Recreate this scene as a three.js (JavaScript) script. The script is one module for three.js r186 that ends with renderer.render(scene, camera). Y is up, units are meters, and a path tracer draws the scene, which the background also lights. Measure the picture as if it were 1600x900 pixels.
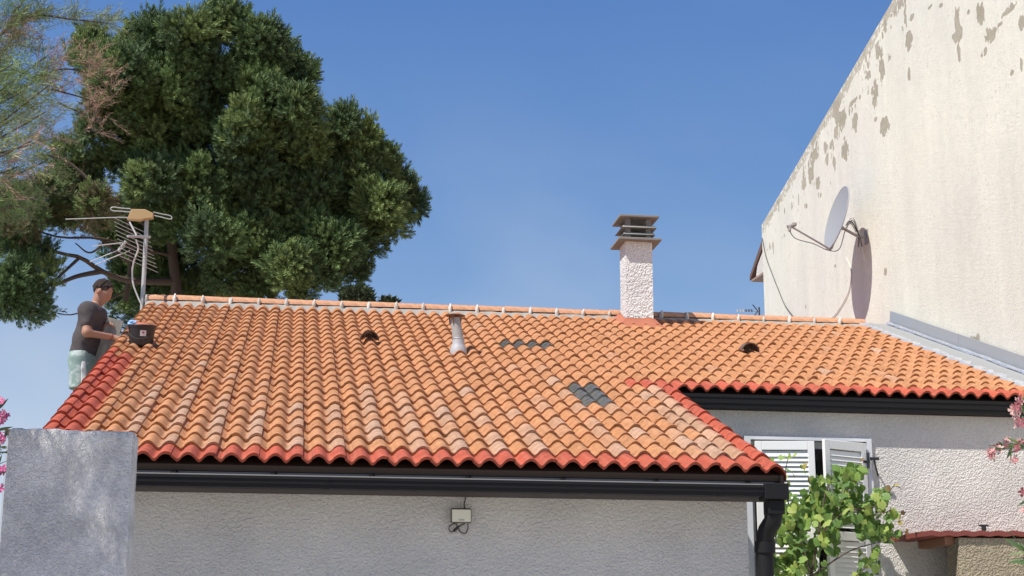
import * as THREE from 'three';
import { mergeGeometries, mergeVertices, toCreasedNormals } from 'three/addons/utils/BufferGeometryUtils.js';
import { RoundedBoxGeometry } from 'three/addons/geometries/RoundedBoxGeometry.js';

// ------------------------------------------------------------------ camera
const W = 1600, H = 900, F = 2422.16, EYE = 1.55;
const yaw = 0.1408, pit = 0.2343, roll = 0.0029;
const V = (x, y, z) => new THREE.Vector3(x, y, z);
const fwd = V(Math.sin(yaw) * Math.cos(pit), Math.sin(pit), -Math.cos(yaw) * Math.cos(pit));
const r0 = V(Math.cos(yaw), 0, Math.sin(yaw)), u0 = r0.clone().cross(fwd);
const rt = r0.clone().multiplyScalar(Math.cos(roll)).addScaledVector(u0, Math.sin(roll));
const up = u0.clone().multiplyScalar(Math.cos(roll)).addScaledVector(r0, -Math.sin(roll));
const scene = new THREE.Scene();
const camera = new THREE.PerspectiveCamera(2 * Math.atan(H / 2 / F) * 180 / Math.PI, W / H, 0.1, 2000);
camera.position.set(0, EYE, 0);
camera.quaternion.setFromRotationMatrix(new THREE.Matrix4().makeBasis(rt, up, fwd.clone().negate()));
const ray = (px, py) => fwd.clone().multiplyScalar(F).addScaledVector(rt, px - W / 2).addScaledVector(up, H / 2 - py);
const at = (px, py, Z) => { const d = ray(px, py); d.multiplyScalar(Z / -d.z); d.y += EYE; return d; };      // a surveyed point, Z metres in front of the camera
const atX = (px, py, X) => { const d = ray(px, py); d.multiplyScalar(X / d.x); d.y += EYE; return d; };

// ------------------------------------------------------------------ sky, sun, exposure
const rnd = (s) => () => { s |= 0; s = s + 0x6D2B79F5 | 0; let t = Math.imul(s ^ s >>> 15, 1 | s); t = t + Math.imul(t ^ t >>> 7, 61 | t) ^ t; return ((t ^ t >>> 14) >>> 0) / 4294967296; };
const hash = (x, y, z = 0) => { let h = Math.imul(x, 374761393) ^ Math.imul(y, 668265263) ^ Math.imul(z, 1440662683); h = Math.imul(h ^ h >>> 13, 1274126177); h = Math.imul(h ^ h >>> 16, 2246822519); return ((h ^ h >>> 15) >>> 0) / 4294967296; };
const sm = (t) => t * t * (3 - 2 * t), mix = (a, b, t) => a + (b - a) * t, clamp = (x, a = 0, b = 1) => Math.min(b, Math.max(a, x)), step = (a, b, x) => sm(clamp((x - a) / (b - a)));
function vn(x, y, per = 0, seed = 0) {                      // value noise, periodic when per > 0
  const X = Math.floor(x), Y = Math.floor(y), fx = sm(x - X), fy = sm(y - Y), w = (a) => per ? ((a % per) + per) % per : a;
  return mix(mix(hash(w(X), w(Y), seed), hash(w(X + 1), w(Y), seed), fx), mix(hash(w(X), w(Y + 1), seed), hash(w(X + 1), w(Y + 1), seed), fx), fy);
}
function fbm(x, y, o = 4, per = 0, seed = 0) { let s = 0, a = .5, n = 0; for (let i = 0; i < o; i++) { s += a * vn(x, y, per, seed + i); n += a; a *= .5; x *= 2; y *= 2; per *= 2; } return s / n; }

const el = 56 * Math.PI / 180, az = 57 * Math.PI / 180;
const sunDir = V(-Math.sin(az) * Math.cos(el), Math.sin(el), Math.cos(az) * Math.cos(el));
{
  const w = 1024, h = 512, d = new Float32Array(w * h * 4);
  const stops = [[-90, .30, .27, .23], [-2, .36, .38, .40], [0, .56, .66, .78], [4, .58, .68, .80], [8, .47, .585, .75], [12.5, .225, .38, .65], [19, .130, .268, .565], [27, .084, .198, .495], [50, .06, .14, .40], [90, .045, .11, .34]];
  for (let j = 0; j < h; j++) for (let i = 0; i < w; i++) {
    const e = (j + .5) / h * 180 - 90, a = ((i + .5) / w - .5) * 2 * Math.PI;       // row 0 is the bottom
    let k = 0; while (k < stops.length - 2 && e > stops[k + 1][0]) k++;
    const [e0, ...c0] = stops[k], [e1, ...c1] = stops[k + 1], t = clamp((e - e0) / (e1 - e0));
    const dir = V(Math.cos(a) * Math.cos(e * Math.PI / 180), Math.sin(e * Math.PI / 180), Math.sin(a) * Math.cos(e * Math.PI / 180));
    const cs = dir.dot(sunDir), glow = 1 + .28 * Math.pow(Math.max(0, cs), 3) + 1.2 * Math.pow(Math.max(0, cs), 24);
    const fx = 9 + 5.2 * Math.cos(a), fy = 9 + 5.2 * Math.sin(a);
    const wisp = e > 0 ? .035 * step(.52, .80, fbm(fx * 1.2 + e * .10, fy * 1.3 + e * .22, 5, 0, 19)) : 0, veil = wisp + (e > 0 ? .42 * step(.40, .68, fbm(fx * 1.1 + e * .05, fy * 1.1 + e * .16, 5, 0, 7)) * step(24, 6, e) * (.6 + .4 * fbm(fx * 7, e * .5, 3, 0, 9)) : 0);
    for (let c = 0; c < 3; c++) d[(j * w + i) * 4 + c] = mix(mix(c0[c], c1[c], t) * glow, [.60, .66, .75][c], veil) * .80;
    d[(j * w + i) * 4 + 3] = 1;
  }
  const t = new THREE.DataTexture(d, w, h, THREE.RGBAFormat, THREE.FloatType);
  t.mapping = THREE.EquirectangularReflectionMapping; t.magFilter = t.minFilter = THREE.LinearFilter; t.needsUpdate = true;
  scene.background = t; scene.environment = t;
}
const sun = new THREE.DirectionalLight(new THREE.Color().setRGB(1, .955, .88), 4.8);
sun.position.copy(sunDir).multiplyScalar(60).add(V(2, 3, -16)); sun.target.position.set(2, 3, -16);
sun.castShadow = true; sun.shadow.mapSize.set(4096, 4096);
Object.assign(sun.shadow.camera, { left: -18, right: 18, top: 18, bottom: -18, near: 1, far: 140 });
scene.add(sun, sun.target);
const renderer = new THREE.WebGLRenderer({ antialias: true });
renderer.shadowMap.enabled = true;
renderer.toneMapping = THREE.LinearToneMapping; renderer.toneMappingExposure = 1.30;

// ------------------------------------------------------------------ helpers
const taken = new Map();
const numbered = (n) => { const k = taken.get(n) ?? 0; taken.set(n, k + 1); return k ? `${n}_${String(k).padStart(3, '0')}` : n; };
function shade(o) { o.castShadow = o.receiveShadow = true; return o; }
function mesh(name, geo, mat, parent = scene) { const m = shade(new THREE.Mesh(geo, mat)); m.name = parent === scene ? numbered(name) : name; parent.add(m); return m; }
function group(name, parent = scene, pos) { const g = new THREE.Group(); g.name = parent === scene ? numbered(name) : name; parent.add(g); if (pos) g.position.copy(pos); return g; }
function tag(o, label, category, grp) { o.userData.label = label; o.userData.category = category; if (grp) o.userData.group = grp; return o; }
function structure(o) { o.userData.kind = 'structure'; return o; }
const col = (r, g, b) => new THREE.Color().setRGB(r, g, b);
const std = (c, rough = .8, extra = {}) => new THREE.MeshStandardMaterial({ color: c, roughness: rough, side: THREE.DoubleSide, ...extra });
function triUV(g, s = 1) {                                       // uv in metres / s from the face direction
  g = g.index ? g.toNonIndexed() : g; const p = g.attributes.position, uv = new Float32Array(p.count * 2), a = V(), b = V(), c = V();
  for (let i = 0; i < p.count; i += 3) {
    a.fromBufferAttribute(p, i); b.fromBufferAttribute(p, i + 1); c.fromBufferAttribute(p, i + 2);
    const n = b.clone().sub(a).cross(c.clone().sub(a)), x = Math.abs(n.x), y = Math.abs(n.y), z = Math.abs(n.z);
    [a, b, c].forEach((q, k) => { const [U, W] = x >= y && x >= z ? [q.z, q.y] : y >= z ? [q.x, q.z] : [q.x, q.y]; uv[(i + k) * 2] = U / s; uv[(i + k) * 2 + 1] = W / s; });
  }
  g.setAttribute('uv', new THREE.BufferAttribute(uv, 2)); return g;
}
function box(x0, x1, y0, y1, z0, z1, r = 0) {
  const w = x1 - x0, h = y1 - y0, d = z1 - z0;
  const g = r ? new RoundedBoxGeometry(w, h, d, 1, r) : new THREE.BoxGeometry(w, h, d);
  g.translate((x0 + x1) / 2, (y0 + y1) / 2, (z0 + z1) / 2); return triUV(g);
}
function tube(pts, r, seg = 12, rad = 6) { return triUV(new THREE.TubeGeometry(new THREE.CatmullRomCurve3(pts), seg, r, rad)); }
function bar(a, b, r, r2 = r, n = 8) { const l = a.distanceTo(b), g = new THREE.CylinderGeometry(r2, r, l, n); g.translate(0, l / 2, 0); g.applyQuaternion(new THREE.Quaternion().setFromUnitVectors(V(0, 1, 0), b.clone().sub(a).normalize())); g.translate(a.x, a.y, a.z); return triUV(g); }
const merge = (gs) => mergeGeometries(gs.map((g) => { const q = g.index ? g.toNonIndexed() : g; for (const k of Object.keys(q.attributes)) if (!['position', 'normal', 'uv'].includes(k)) q.deleteAttribute(k); return q; }));
function prism(profile, x0, x1) {                                // profile [[z, y] ...] run along x
  const s = new THREE.Shape(profile.map(([z, y]) => new THREE.Vector2(-z, y))), g = new THREE.ExtrudeGeometry(s, { depth: x1 - x0, bevelEnabled: false });
  g.rotateY(Math.PI / 2); g.translate(x0, 0, 0); return triUV(g);
}
function tex(w, h, fn, srgb = true, rep = true) {
  const d = new Uint8Array(w * h * 4), o = [0, 0, 0];
  for (let j = 0; j < h; j++) for (let i = 0; i < w; i++) { fn(i, j, o); const k = (j * w + i) * 4; d[k] = clamp(o[0]) * 255; d[k + 1] = clamp(o[1]) * 255; d[k + 2] = clamp(o[2]) * 255; d[k + 3] = 255; }
  const t = new THREE.DataTexture(d, w, h); t.magFilter = THREE.LinearFilter; t.minFilter = THREE.LinearMipmapLinearFilter; t.generateMipmaps = true;
  if (rep) t.wrapS = t.wrapT = THREE.RepeatWrapping; if (srgb) t.colorSpace = THREE.SRGBColorSpace; t.needsUpdate = true; return t;
}
const grey = (o, v) => { o[0] = o[1] = o[2] = v; };

// ------------------------------------------------------------------ materials
const speckle = tex(512, 512, (i, j, o) => {                      // concrete tile face: sand grain, mottled dye
  const u = i / 512, v = j / 512, g = hash(i, j, 3), m = fbm(u * 8, v * 8, 4, 8, 5), f = fbm(u * 64, v * 64, 2, 64, 6);
  const k = .86 + .10 * (m - .5) * 2 + .07 * (f - .5) * 2 + .06 * (g - .5) * 2; const sp = fbm(u * 24 + 3, v * 24, 3, 24, 17), s = sp > .72 ? .82 : sp < .27 ? 1.06 : 1; o[0] = (k + .03) * s; o[1] = k * s; o[2] = (k - .01 + .05 * (m - .5)) * s;
});
const grainBump = tex(512, 512, (i, j, o) => grey(o, .5 * hash(i, j, 1) + .5 * fbm(i / 16, j / 16, 3, 32, 2)), false);
const rough1 = (seed) => (i, j, o) => {                           // thrown render: winding lumps
  const u = i / 1024, v = j / 1024, a = vn(u * 84, v * 84, 84, seed), b = vn(u * 160 + .5, v * 160, 160, seed + 1), c = vn(u * 30, v * 30, 30, seed + 2), d = vn(u * 330, v * 330, 330, seed + 3);
  grey(o, clamp(.40 * step(.2, .85, a) + .34 * step(.1, .9, b) + .14 * c + .12 * d));
};
const stuccoBump = tex(1024, 1024, rough1(20), false);
const stuccoCol = tex(512, 512, (i, j, o) => { const m = fbm(i / 64, j / 64, 5, 8, 31), f = hash(i, j, 7); const k = .90 + .12 * (m - .5) + .06 * (f - .5); o[0] = k + .008; o[1] = k; o[2] = k - .012 * (1 + m); });
const plaster = (c, sc, rep = 1 / 1.3) => { const b = stuccoBump.clone(), m = stuccoCol.clone(); b.repeat.set(rep, rep); m.repeat.set(.31, .31); b.needsUpdate = m.needsUpdate = true; return std(c, .92, { bumpMap: b, bumpScale: sc, map: m }); };
const M = {
  stucco: plaster(col(.80, .785, .76), .010, 1 / .95), stuccoFine: plaster(col(.80, .78, .76), .008, 1 / 1.05), chimney: plaster(col(.86, .865, .88), .016, 1 / 1.5),
  gutter: new THREE.MeshPhysicalMaterial({ color: col(.013, .0125, .013), roughness: .6, specularIntensity: .4, side: THREE.DoubleSide }), gutterIn: std(col(.26, .24, .22), .6), fascia: std(col(.045, .036, .032), .7), wood: std(col(.10, .065, .045), .8),
  tile: std(col(1, 1, 1), .82, { vertexColors: true, map: speckle, bumpMap: grainBump, bumpScale: .0012 }),
  glassTile: new THREE.MeshPhysicalMaterial({ color: col(.56, .56, .50), specularIntensity: .7, roughness: .06, transmission: .8, thickness: 0, ior: 1.35, side: THREE.DoubleSide, bumpMap: tex(256, 256, (i, j, o) => grey(o, fbm(i / 32, j / 32, 3, 8, 91)), false), bumpScale: .03 }),
  mortar: std(col(.32, .295, .26), .95, { bumpMap: grainBump, bumpScale: .004 }), joint: std(col(.62, .585, .53), .9),
  white: std(col(.80, .80, .77), .45), frameGrey: std(col(.62, .63, .65), .5), dark: std(col(.012, .012, .013), .7), black: std(col(.02, .02, .022), .5),
  metal: std(col(.56, .57, .59), .38, { metalness: .85 }), galv: std(col(.46, .48, .50), .55, { metalness: .55 }), alu: std(col(.55, .56, .58), .33, { metalness: .55 }),
  sheet: std(col(.27, .275, .27), .7), clay: std(col(.40, .135, .075), .85, { bumpMap: grainBump, bumpScale: .003 }), dish: std(col(.29, .30, .315), .6), cable: std(col(.05, .05, .05), .6), cableWhite: std(col(.62, .60, .56), .6),
  bark: std(col(.12, .085, .06), .95, { bumpMap: grainBump, bumpScale: .02 }), ground: std(col(.54, .51, .47), .95, { map: stuccoCol }),
};

// ------------------------------------------------------------------ ground
{ const g = new THREE.PlaneGeometry(600, 600, 1, 1); g.rotateX(-Math.PI / 2); structure(mesh('ground', triUV(g, 3), M.ground)); }

// ------------------------------------------------------------------ house
const TH = .3436, ct = Math.cos(TH), st = Math.sin(TH), ZE = 10.8965, YE = EYE + 1.3056, XL = -1.84, TW = .30, TL = .338, NLOW = 18, NALL = 31, RLOW = 10, ROWS = 25;
const XR = XL + NLOW * TW, ZU = ZE + RLOW * TL * ct, YU = YE + RLOW * TL * st, SR = 8.60, ZR = ZE + SR * ct, YR = YE + SR * st, XF = 7.30, XW = 7.75;
const roofY = (z) => YE + (-z - ZE) * st / ct;
const house = tag(group('house', scene, V(0, 0, 0)), 'single storey house in rough pale render under an orange tiled roof with red painted edges', 'house');
const ZF = -11.36, ZB = -14.16;
mesh('front_wall', box(XL + .16, 3.40, 0, YE - .04, ZF - .25, ZF), M.stuccoFine, house).userData.label = 'shaded grey rendered wall below the lower eave';
{ // right hand wall with the window opening left free
  const x0 = 3.40, x1 = XW - .005, wx0 = 4.285, wx1 = 5.43, wy0 = 1.9, wy1 = 3.57, z0 = ZB - .25;
  mesh('side_wall', merge([box(x0, wx0, 0, YU - .05, z0, ZB), box(wx1, x1, 0, YU - .05, z0, ZB), box(wx0, wx1, 0, wy0, z0, ZB), box(wx0, wx1, wy1, YU - .05, z0, ZB)]), M.stucco, house).userData.label = 'sunlit thrown render wall round the shuttered window';
  mesh('return_wall', box(3.15, 3.40, 0, YE, ZB, ZF - .25), M.stucco, house);
  const pane = new THREE.MeshPhysicalMaterial({ color: col(.9, .95, .95), roughness: .05, transmission: 1, thickness: 0 });
  const win = group('window', house);
  mesh('frame', merge([box(wx0, wx1, wy1 - .06, wy1, z0 + .1, z0 + .16), box(wx0, wx0 + .06, wy0, wy1 - .06, z0 + .1, z0 + .16), box(wx1 - .06, wx1, wy0, wy1 - .06, z0 + .1, z0 + .16), box((wx0 + wx1) / 2 - .04, (wx0 + wx1) / 2 + .04, wy0, wy1 - .06, z0 + .1, z0 + .16)]), M.white, win);
  mesh('pane', box(wx0 + .06, wx1 - .06, wy0, wy1 - .06, z0 + .12, z0 + .126), pane, win);
  mesh('casing', merge([box(wx0 - .06, wx1 + .05, wy1, wy1 + .03, ZB, ZB + .03), box(wx0 - .06, wx0, wy0, wy1, ZB, ZB + .03), box(wx1, wx1 + .05, wy0, wy1, ZB, ZB + .03)]), M.frameGrey, win);
  // two louvred leaves, standing ajar
  for (const [hx, sgn, ang] of [[wx0 + .035, 1, .15], [wx1 - .025, -1, .43]]) {
    const leaf = group('shutter', house, V(hx, 0, ZB + .045)); leaf.rotation.y = -sgn * ang;
    const w = sgn > 0 ? .56 : .54, a = 0, b = w, xx = (p, q) => sgn > 0 ? [p, q] : [-q, -p], t0 = -.018, t1 = .018, yb = 1.93, yt = 3.55;
    const fr = []; for (const [p, q, c, d] of [[a, a + .065, yb, yt], [b - .065, b, yb, yt], [a + .065, b - .065, yt - .085, yt], [a + .065, b - .065, yb, yb + .1], [a + .065, b - .065, 2.62, 2.70]]) fr.push(box(...xx(p, q), c, d, t0, t1, .004));
    mesh('leaf_frame', merge(fr), M.white, leaf);
    const sg = box(...xx(a + .06, b - .06), -.031, .031, -.004, .004, .002); sg.rotateX(-.42);
    for (let y = yb + .12; y < yt - .09; y += .0445) if (y < 2.60 || y > 2.72) mesh('slat', sg, M.white, leaf).position.y = y;
    mesh('hinge', merge([box(...xx(-.03, .05), 3.36, 3.385, .018, .028), bar(V(-.004 * sgn, 3.31, .03), V(-.004 * sgn, 3.46, .03), .011)]), M.black, leaf);
  }
  mesh('hold_back', merge([bar(V(wx1 + .035, 3.40, ZB + .03), V(wx1 + .035, 3.40, ZB + .12), .008), box(wx1 - .01, wx1 + .08, 3.385, 3.41, ZB + .115, ZB + .13), bar(V(wx1 + .035, 3.40, ZB + .1), V(wx1 + .09, 3.24, ZB + .05), .008)]), M.black, win);
}
const gable = (x0, x1) => { const g = new THREE.ExtrudeGeometry(new THREE.Shape([[-ZF + .0, 0], [-ZF, roofY(ZF) - .14], [ZR, YR - .14], [22.6, roofY(-ZR) - .14 - 1.2], [22.6, 0]].map(([a, b]) => new THREE.Vector2(a, b))), { depth: x1 - x0, bevelEnabled: false }); g.rotateY(Math.PI / 2); g.translate(x0, 0, 0); return triUV(g); };
mesh('gable_wall', gable(XL + .16, XL + .40), M.stucco, house);
mesh('rear_wall', box(XL + .40, XW - .01, 0, YR - 1.4, -22.6, -22.35), M.stucco, house);

// roof: local x along the eave, y off the slope, -z up the slope
const roof = group('roof', house, V(XL, YE, -ZE)); roof.rotation.x = TH;
const pick = rnd(11);
const HH = .053, hump = (x) => { const u = ((x % .15) + .15) % .15 / .15; return HH * (.5 - .5 * Math.cos(2 * Math.PI * (u < .19 ? u / .76 : u > .81 ? 1 - (1 - u) / .76 : .25 + (u - .19) / 1.24))); };
function tileGeo(cA, cB, o = {}) {
  const { thick = .021, front = .025, len = .405, n = 9, x0 = -.044, x1 = .263, drop = 0, rough = .06, len0 = 0 } = o, R = rnd(o.seed ?? 1);
  const xs = []; for (let x = 0; x <= .3001; x += .15 / n) if (x > x0 + .006 && x < x1 - .006) xs.push(x); xs.unshift(x0); xs.push(x1);
  const P = [], C = [], U = [], I = [], ou = R() * 5, ov = R() * 5, cc = new THREE.Color();
  const prof = xs.map((x) => [x, hump(x) + (x > x1 - .037 && !(drop > 0) ? .006 * step(x1 - .037, x1, x) : 0) + (x < 0 ? -.004 : 0)]);
  if (drop > 0) prof.push([x1 + .012, prof.at(-1)[1] - .015], [x1 + .016, -drop]); if (drop < 0) { const y = prof[0][1]; prof.unshift([x0 - .012, y - .015]); prof.unshift([x0 - .016, drop]); }
  const tone = prof.map(([x]) => { const t = step(.135, .165, x), k = 1 + rough * (R() - .5); cc.copy(cA).lerp(cB, x < 0 ? .0 : t); if (o.mixer) o.mixer(cc, x, R); return [cc.r * k, cc.g * k, cc.b * k]; });
  const add = (x, y, z, c, v) => { P.push(x, y, z); C.push(...c); U.push((x + ou) / .62, (v + ov) / .62); return P.length / 3 - 1; };
  const strip = (f) => { let last; prof.forEach(([x, y], i) => { const c = f(x, y, i); if (last) I.push(last[0], c[0], last[1], c[0], c[1], last[1]); last = c; }); };
  strip((x, y, i) => [add(x, y + front, len0, tone[i], 0), add(x, y, -len, tone[i], len)]);                      // face
  strip((x, y, i) => [add(x, y + front - thick, len0 - .001, tone[i], thick), add(x, y + front, len0, tone[i], 0)]);      // nose
  const [xe, ye] = prof.at(-1), ce = tone.at(-1), a = add(xe, ye + front, len0, ce, 0), b = add(xe, ye, -len, ce, len), c = add(xe, ye + front - thick, len0, ce, 0), d = add(xe, ye - thick, -len, ce, len); I.push(a, c, b, c, d, b);   // side lap
  const g = new THREE.BufferGeometry(); g.setAttribute('position', new THREE.Float32BufferAttribute(P, 3)); g.setAttribute('color', new THREE.Float32BufferAttribute(C, 3)); g.setAttribute('uv', new THREE.Float32BufferAttribute(U, 2)); g.setIndex(I); g.computeVertexNormals(); return g;
}
const orange = (R, k = 1) => { const t = R(), b = (.95 + .11 * R()) * k; return col(mix(.53, .555, t) * b, mix(.250, .278, t) * b, mix(.100, .124, t) * b); };
const pale = (R) => { const t = R(), b = .94 + .14 * R(); return col(mix(.50, .53, t) * b, mix(.30, .355, t) * b, mix(.175, .235, t) * b); };
const red = (R) => { const b = .92 + .16 * R(); return col(.50 * b, .105 * b, .050 * b); };
const blotch = (c1) => (cc, x, R) => { if (R() < .3) cc.lerp(c1, .25 * R()); };
const Vr = { plain: [], pale: [], soft: [], red: [], verge: [], vergeL: [], vergePlain: [], smear: [], redHalf: [] };
{
  const R = rnd(5);
  for (let i = 0; i < 10; i++) Vr.plain.push(tileGeo(orange(R), orange(R), { seed: 100 + i, mixer: blotch(col(.57, .32, .17)) }));
  for (let i = 0; i < 8; i++) Vr.pale.push(tileGeo(orange(R, 1.02), pale(R), { seed: 200 + i, rough: .12, mixer: blotch(col(.60, .34, .19)) }));
  for (let i = 0; i < 6; i++) Vr.soft.push(tileGeo(orange(R), orange(R).lerp(pale(R), .45), { seed: 300 + i, rough: .1, mixer: blotch(col(.60, .40, .26)) }));
  for (let i = 0; i < 7; i++) Vr.red.push(tileGeo(red(R), red(R), { seed: 400 + i, rough: .14, mixer: (cc, x, q) => { if (q() < .3) cc.lerp(col(.52, .20, .11), q() * .4); } }));
  for (let i = 0; i < 5; i++) Vr.verge.push(tileGeo(red(R), red(R), { seed: 500 + i, drop: .06, x1: .14, rough: .10, mixer: (cc, x, q) => { if (q() < .25) cc.lerp(col(.50, .22, .13), q() * .35); } }));
  for (let i = 0; i < 5; i++) Vr.smear.push(tileGeo(i % 2 ? orange(R) : pale(R), pale(R), { seed: 550 + i, rough: .12, mixer: (cc, x, q) => { if (x > .20) cc.lerp(col(.50, .11, .06), clamp((x - .19) * 9 * q() + .15)); } }));
  for (let i = 0; i < 5; i++) Vr.vergeL.push(tileGeo(red(R), red(R), { seed: 600 + i, drop: -.05, x0: .008, x1: .113 }));
  for (let i = 0; i < 5; i++) Vr.redHalf.push(tileGeo(red(R), orange(R), { seed: 650 + i, mixer: (cc, x, q) => { if (x > .14 && x < .2 && q() < .5) cc.lerp(col(.50, .11, .06), q() * .6); } }));
  for (let i = 0; i < 4; i++) Vr.vergePlain.push(tileGeo(orange(R), orange(R), { seed: 700 + i, drop: -.05, x0: .008, x1: .113 }));
}
const glass = new Set(), vents = new Set();
const slot = (px, py) => { const d = ray(px, py), k = (1.3056 - ZE * st / ct) / (d.y + d.z * st / ct), p = d.multiplyScalar(k); return [Math.floor((p.x - XL - .15) / TW) + 1, Math.floor((-p.z - ZE) / ct / TL)]; };
{ const [c, r] = slot(797, 544); glass.add(`${c},${r}`); glass.add(`${c + 1},${r}`); const [c2, r2] = slot(912, 622); for (const k of [-1, 0, 1]) glass.add(`${c2},${r2 + k}`); }
const plainList = [], far = [];
const jit = rnd(77), M4 = new THREE.Matrix4();
for (let r = 0; r < ROWS; r++) for (let c = 0; c < (r < RLOW ? NLOW + 1 : NALL); c++) {
  const g = (a) => a[Math.floor(pick() * a.length)];
  let geo, name = 'roof_tile', mat = M.tile;
  const z = c * TW / 1, x = XL + z;
  if (glass.has(`${c},${r}`)) { geo = Vr.plain[0]; name = 'glass_tile'; mat = M.glassTile; }
  else if (c === 0) { geo = r < 14 ? g(Vr.vergeL) : g(Vr.vergePlain); name = r < 14 ? 'red_painted_tile' : 'verge_tile'; }
  else if (r < RLOW && c === NLOW) { geo = g(Vr.verge); name = 'red_painted_tile'; }
  else if (r === 0 || (r === RLOW && c >= NLOW - 1)) { geo = g(Vr.red); name = 'red_painted_tile'; }
  else if (c === 1 && r < 13) { geo = g(Vr.redHalf); name = 'red_painted_tile'; }
  else if (r < RLOW && c === NLOW - 1) geo = g(Vr.smear);
  else {
    const low = r < 9, p = low ? (c < 12 ? .55 : .42) * (r < 5 ? 1.15 : r < 7 ? .8 : .35) : .008, q = pick();
    geo = q < p ? g(Vr.pale) : q < p + (low ? .22 : .05) ? g(Vr.soft) : g(Vr.plain);
  }
  const pos = V((c ? c * TW - .15 : 0) + (jit() - .5) * .006, .002 + (jit() - .5) * .007, -r * TL + (jit() - .5) * .016), ry = (jit() - .5) * .02, rz = (jit() - .5) * .014;
  const put = (nm) => { const m = mesh(nm, geo, mat, roof); m.position.copy(pos); m.rotation.set(0, ry, rz); };
  if (name !== 'roof_tile') put(name); else plainList.push([geo, pos, ry, rz]);
}
plainList.sort((a, b) => b[1].z - a[1].z);
plainList.forEach(([geo, pos, ry, rz], i) => {
  if (i < 300) { const m = mesh('roof_tile', geo, M.tile, roof); m.position.copy(pos); m.rotation.set(0, ry, rz); }
  else far.push(geo.clone().applyMatrix4(M4.makeRotationFromEuler(new THREE.Euler(0, ry, rz)).setPosition(pos)));
});
mesh('roof_tiles_near_ridge', mergeGeometries(far), M.tile, roof).userData.kind = 'stuff';
{ // boarding under the tiles, back slope
  mesh('roof_boarding', merge([box(.03, NLOW * TW - .03, -.065, -.022, -RLOW * TL, -.05), box(.03, XW - XL - .01, -.065, -.022, -SR, -RLOW * TL - .06)]), M.wood, roof);
  const g = box(.02, XW - XL - .01, -.06, .03, -4.2, 0); g.rotateX(-2 * TH); g.translate(0, 0, 0);
  const b = mesh('rear_slope', g, M.clay, roof); b.position.set(0, -.02, -SR);
}
{ // ridge capping
  const R = rnd(9), n = 27, L = (XF + .02 - XL) / n;
  const capG = (k) => {
    const P = [], C = [], U = [], I = [], seg = 8, c = orange(rnd(40 + k), 1.15).lerp(col(.66, .42, .29), .45);
    for (const [x, ra] of [[0, .108], [L * 1.05, .094]]) for (let i = 0; i <= seg; i++) { const a = Math.PI * (.02 + .96 * i / seg); P.push(x, Math.sin(a) * ra * .85, Math.cos(a) * ra); C.push(c.r, c.g, c.b); U.push(x / .62 + k, i * .05); }
    for (let i = 0; i < seg; i++) I.push(i, seg + 1 + i, i + 1, seg + 1 + i, seg + 2 + i, i + 1);
    const o = P.length / 3; for (const t of [0, .016]) for (let i = 0; i <= seg; i++) { const a = Math.PI * (.02 + .96 * i / seg); P.push(-.001, Math.sin(a) * (.108 - t) * .85, Math.cos(a) * (.108 - t)); C.push(c.r, c.g, c.b); U.push(t, i * .05); }
    for (let i = 0; i < seg; i++) I.push(o + i, o + i + 1, o + seg + 1 + i, o + seg + 1 + i, o + i + 1, o + seg + 2 + i);
    const g = new THREE.BufferGeometry(); g.setAttribute('position', new THREE.Float32BufferAttribute(P, 3)); g.setAttribute('color', new THREE.Float32BufferAttribute(C, 3)); g.setAttribute('uv', new THREE.Float32BufferAttribute(U, 2)); g.setIndex(I); g.computeVertexNormals(); return g;
  };
  const caps = [0, 1, 2, 3, 4].map(capG), ridge = group('ridge', house, V(XL, YR + .045, -ZR - .02));
  const lump = (w, h, d, s) => { const g = new THREE.IcosahedronGeometry(1, 2), p = g.attributes.position; for (let i = 0; i < p.count; i++) { const k = .78 + .5 * vn(p.getX(i) * 2 + s, p.getY(i) * 2 + p.getZ(i) * 1.7); p.setXYZ(i, p.getX(i) * w * k, p.getY(i) * h * k, p.getZ(i) * d * k); } g.computeVertexNormals(); return g; };
  const lumps = [1, 2, 3, 4, 5].map((s) => lump(.020, .058, .026, s * 3.1));
  for (let i = 0; i < n; i++) {
    const m = mesh('ridge_tile', caps[i % 5], M.tile, ridge); m.position.set(i * L + .01, (R() - .5) * .008, (R() - .5) * .01); m.rotation.set(0, (R() - .5) * .02, .02 + (R() - .5) * .015);
    const l = mesh('joint_mortar', lumps[i % 5], M.joint, ridge); l.position.set(i * L + .006, .006 + (R() - .5) * .012, .098); l.rotation.x = R() * .6; l.scale.setScalar(.85 + .4 * R());
  }
  const g = new THREE.PlaneGeometry(XF - XL, .13, 260, 4), p = g.attributes.position;            // bedding mortar, uneven lower edge
  for (let i = 0; i < p.count; i++) { const x = p.getX(i), v = (p.getY(i) + .065) / .13, e = hump(x + (XF - XL) / 2) * .8; p.setXYZ(i, x + (XF - XL) / 2, mix(-.12 + e, -.004, v) + .008 * vn(x * 9, v * 3), mix(.185 + .03 * vn(x * 5, 3), .085, v) + .012 * vn(x * 14, v * 5 + 9)); }
  g.computeVertexNormals(); mesh('bedding_mortar', triUV(g), M.mortar, ridge);
}
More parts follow.
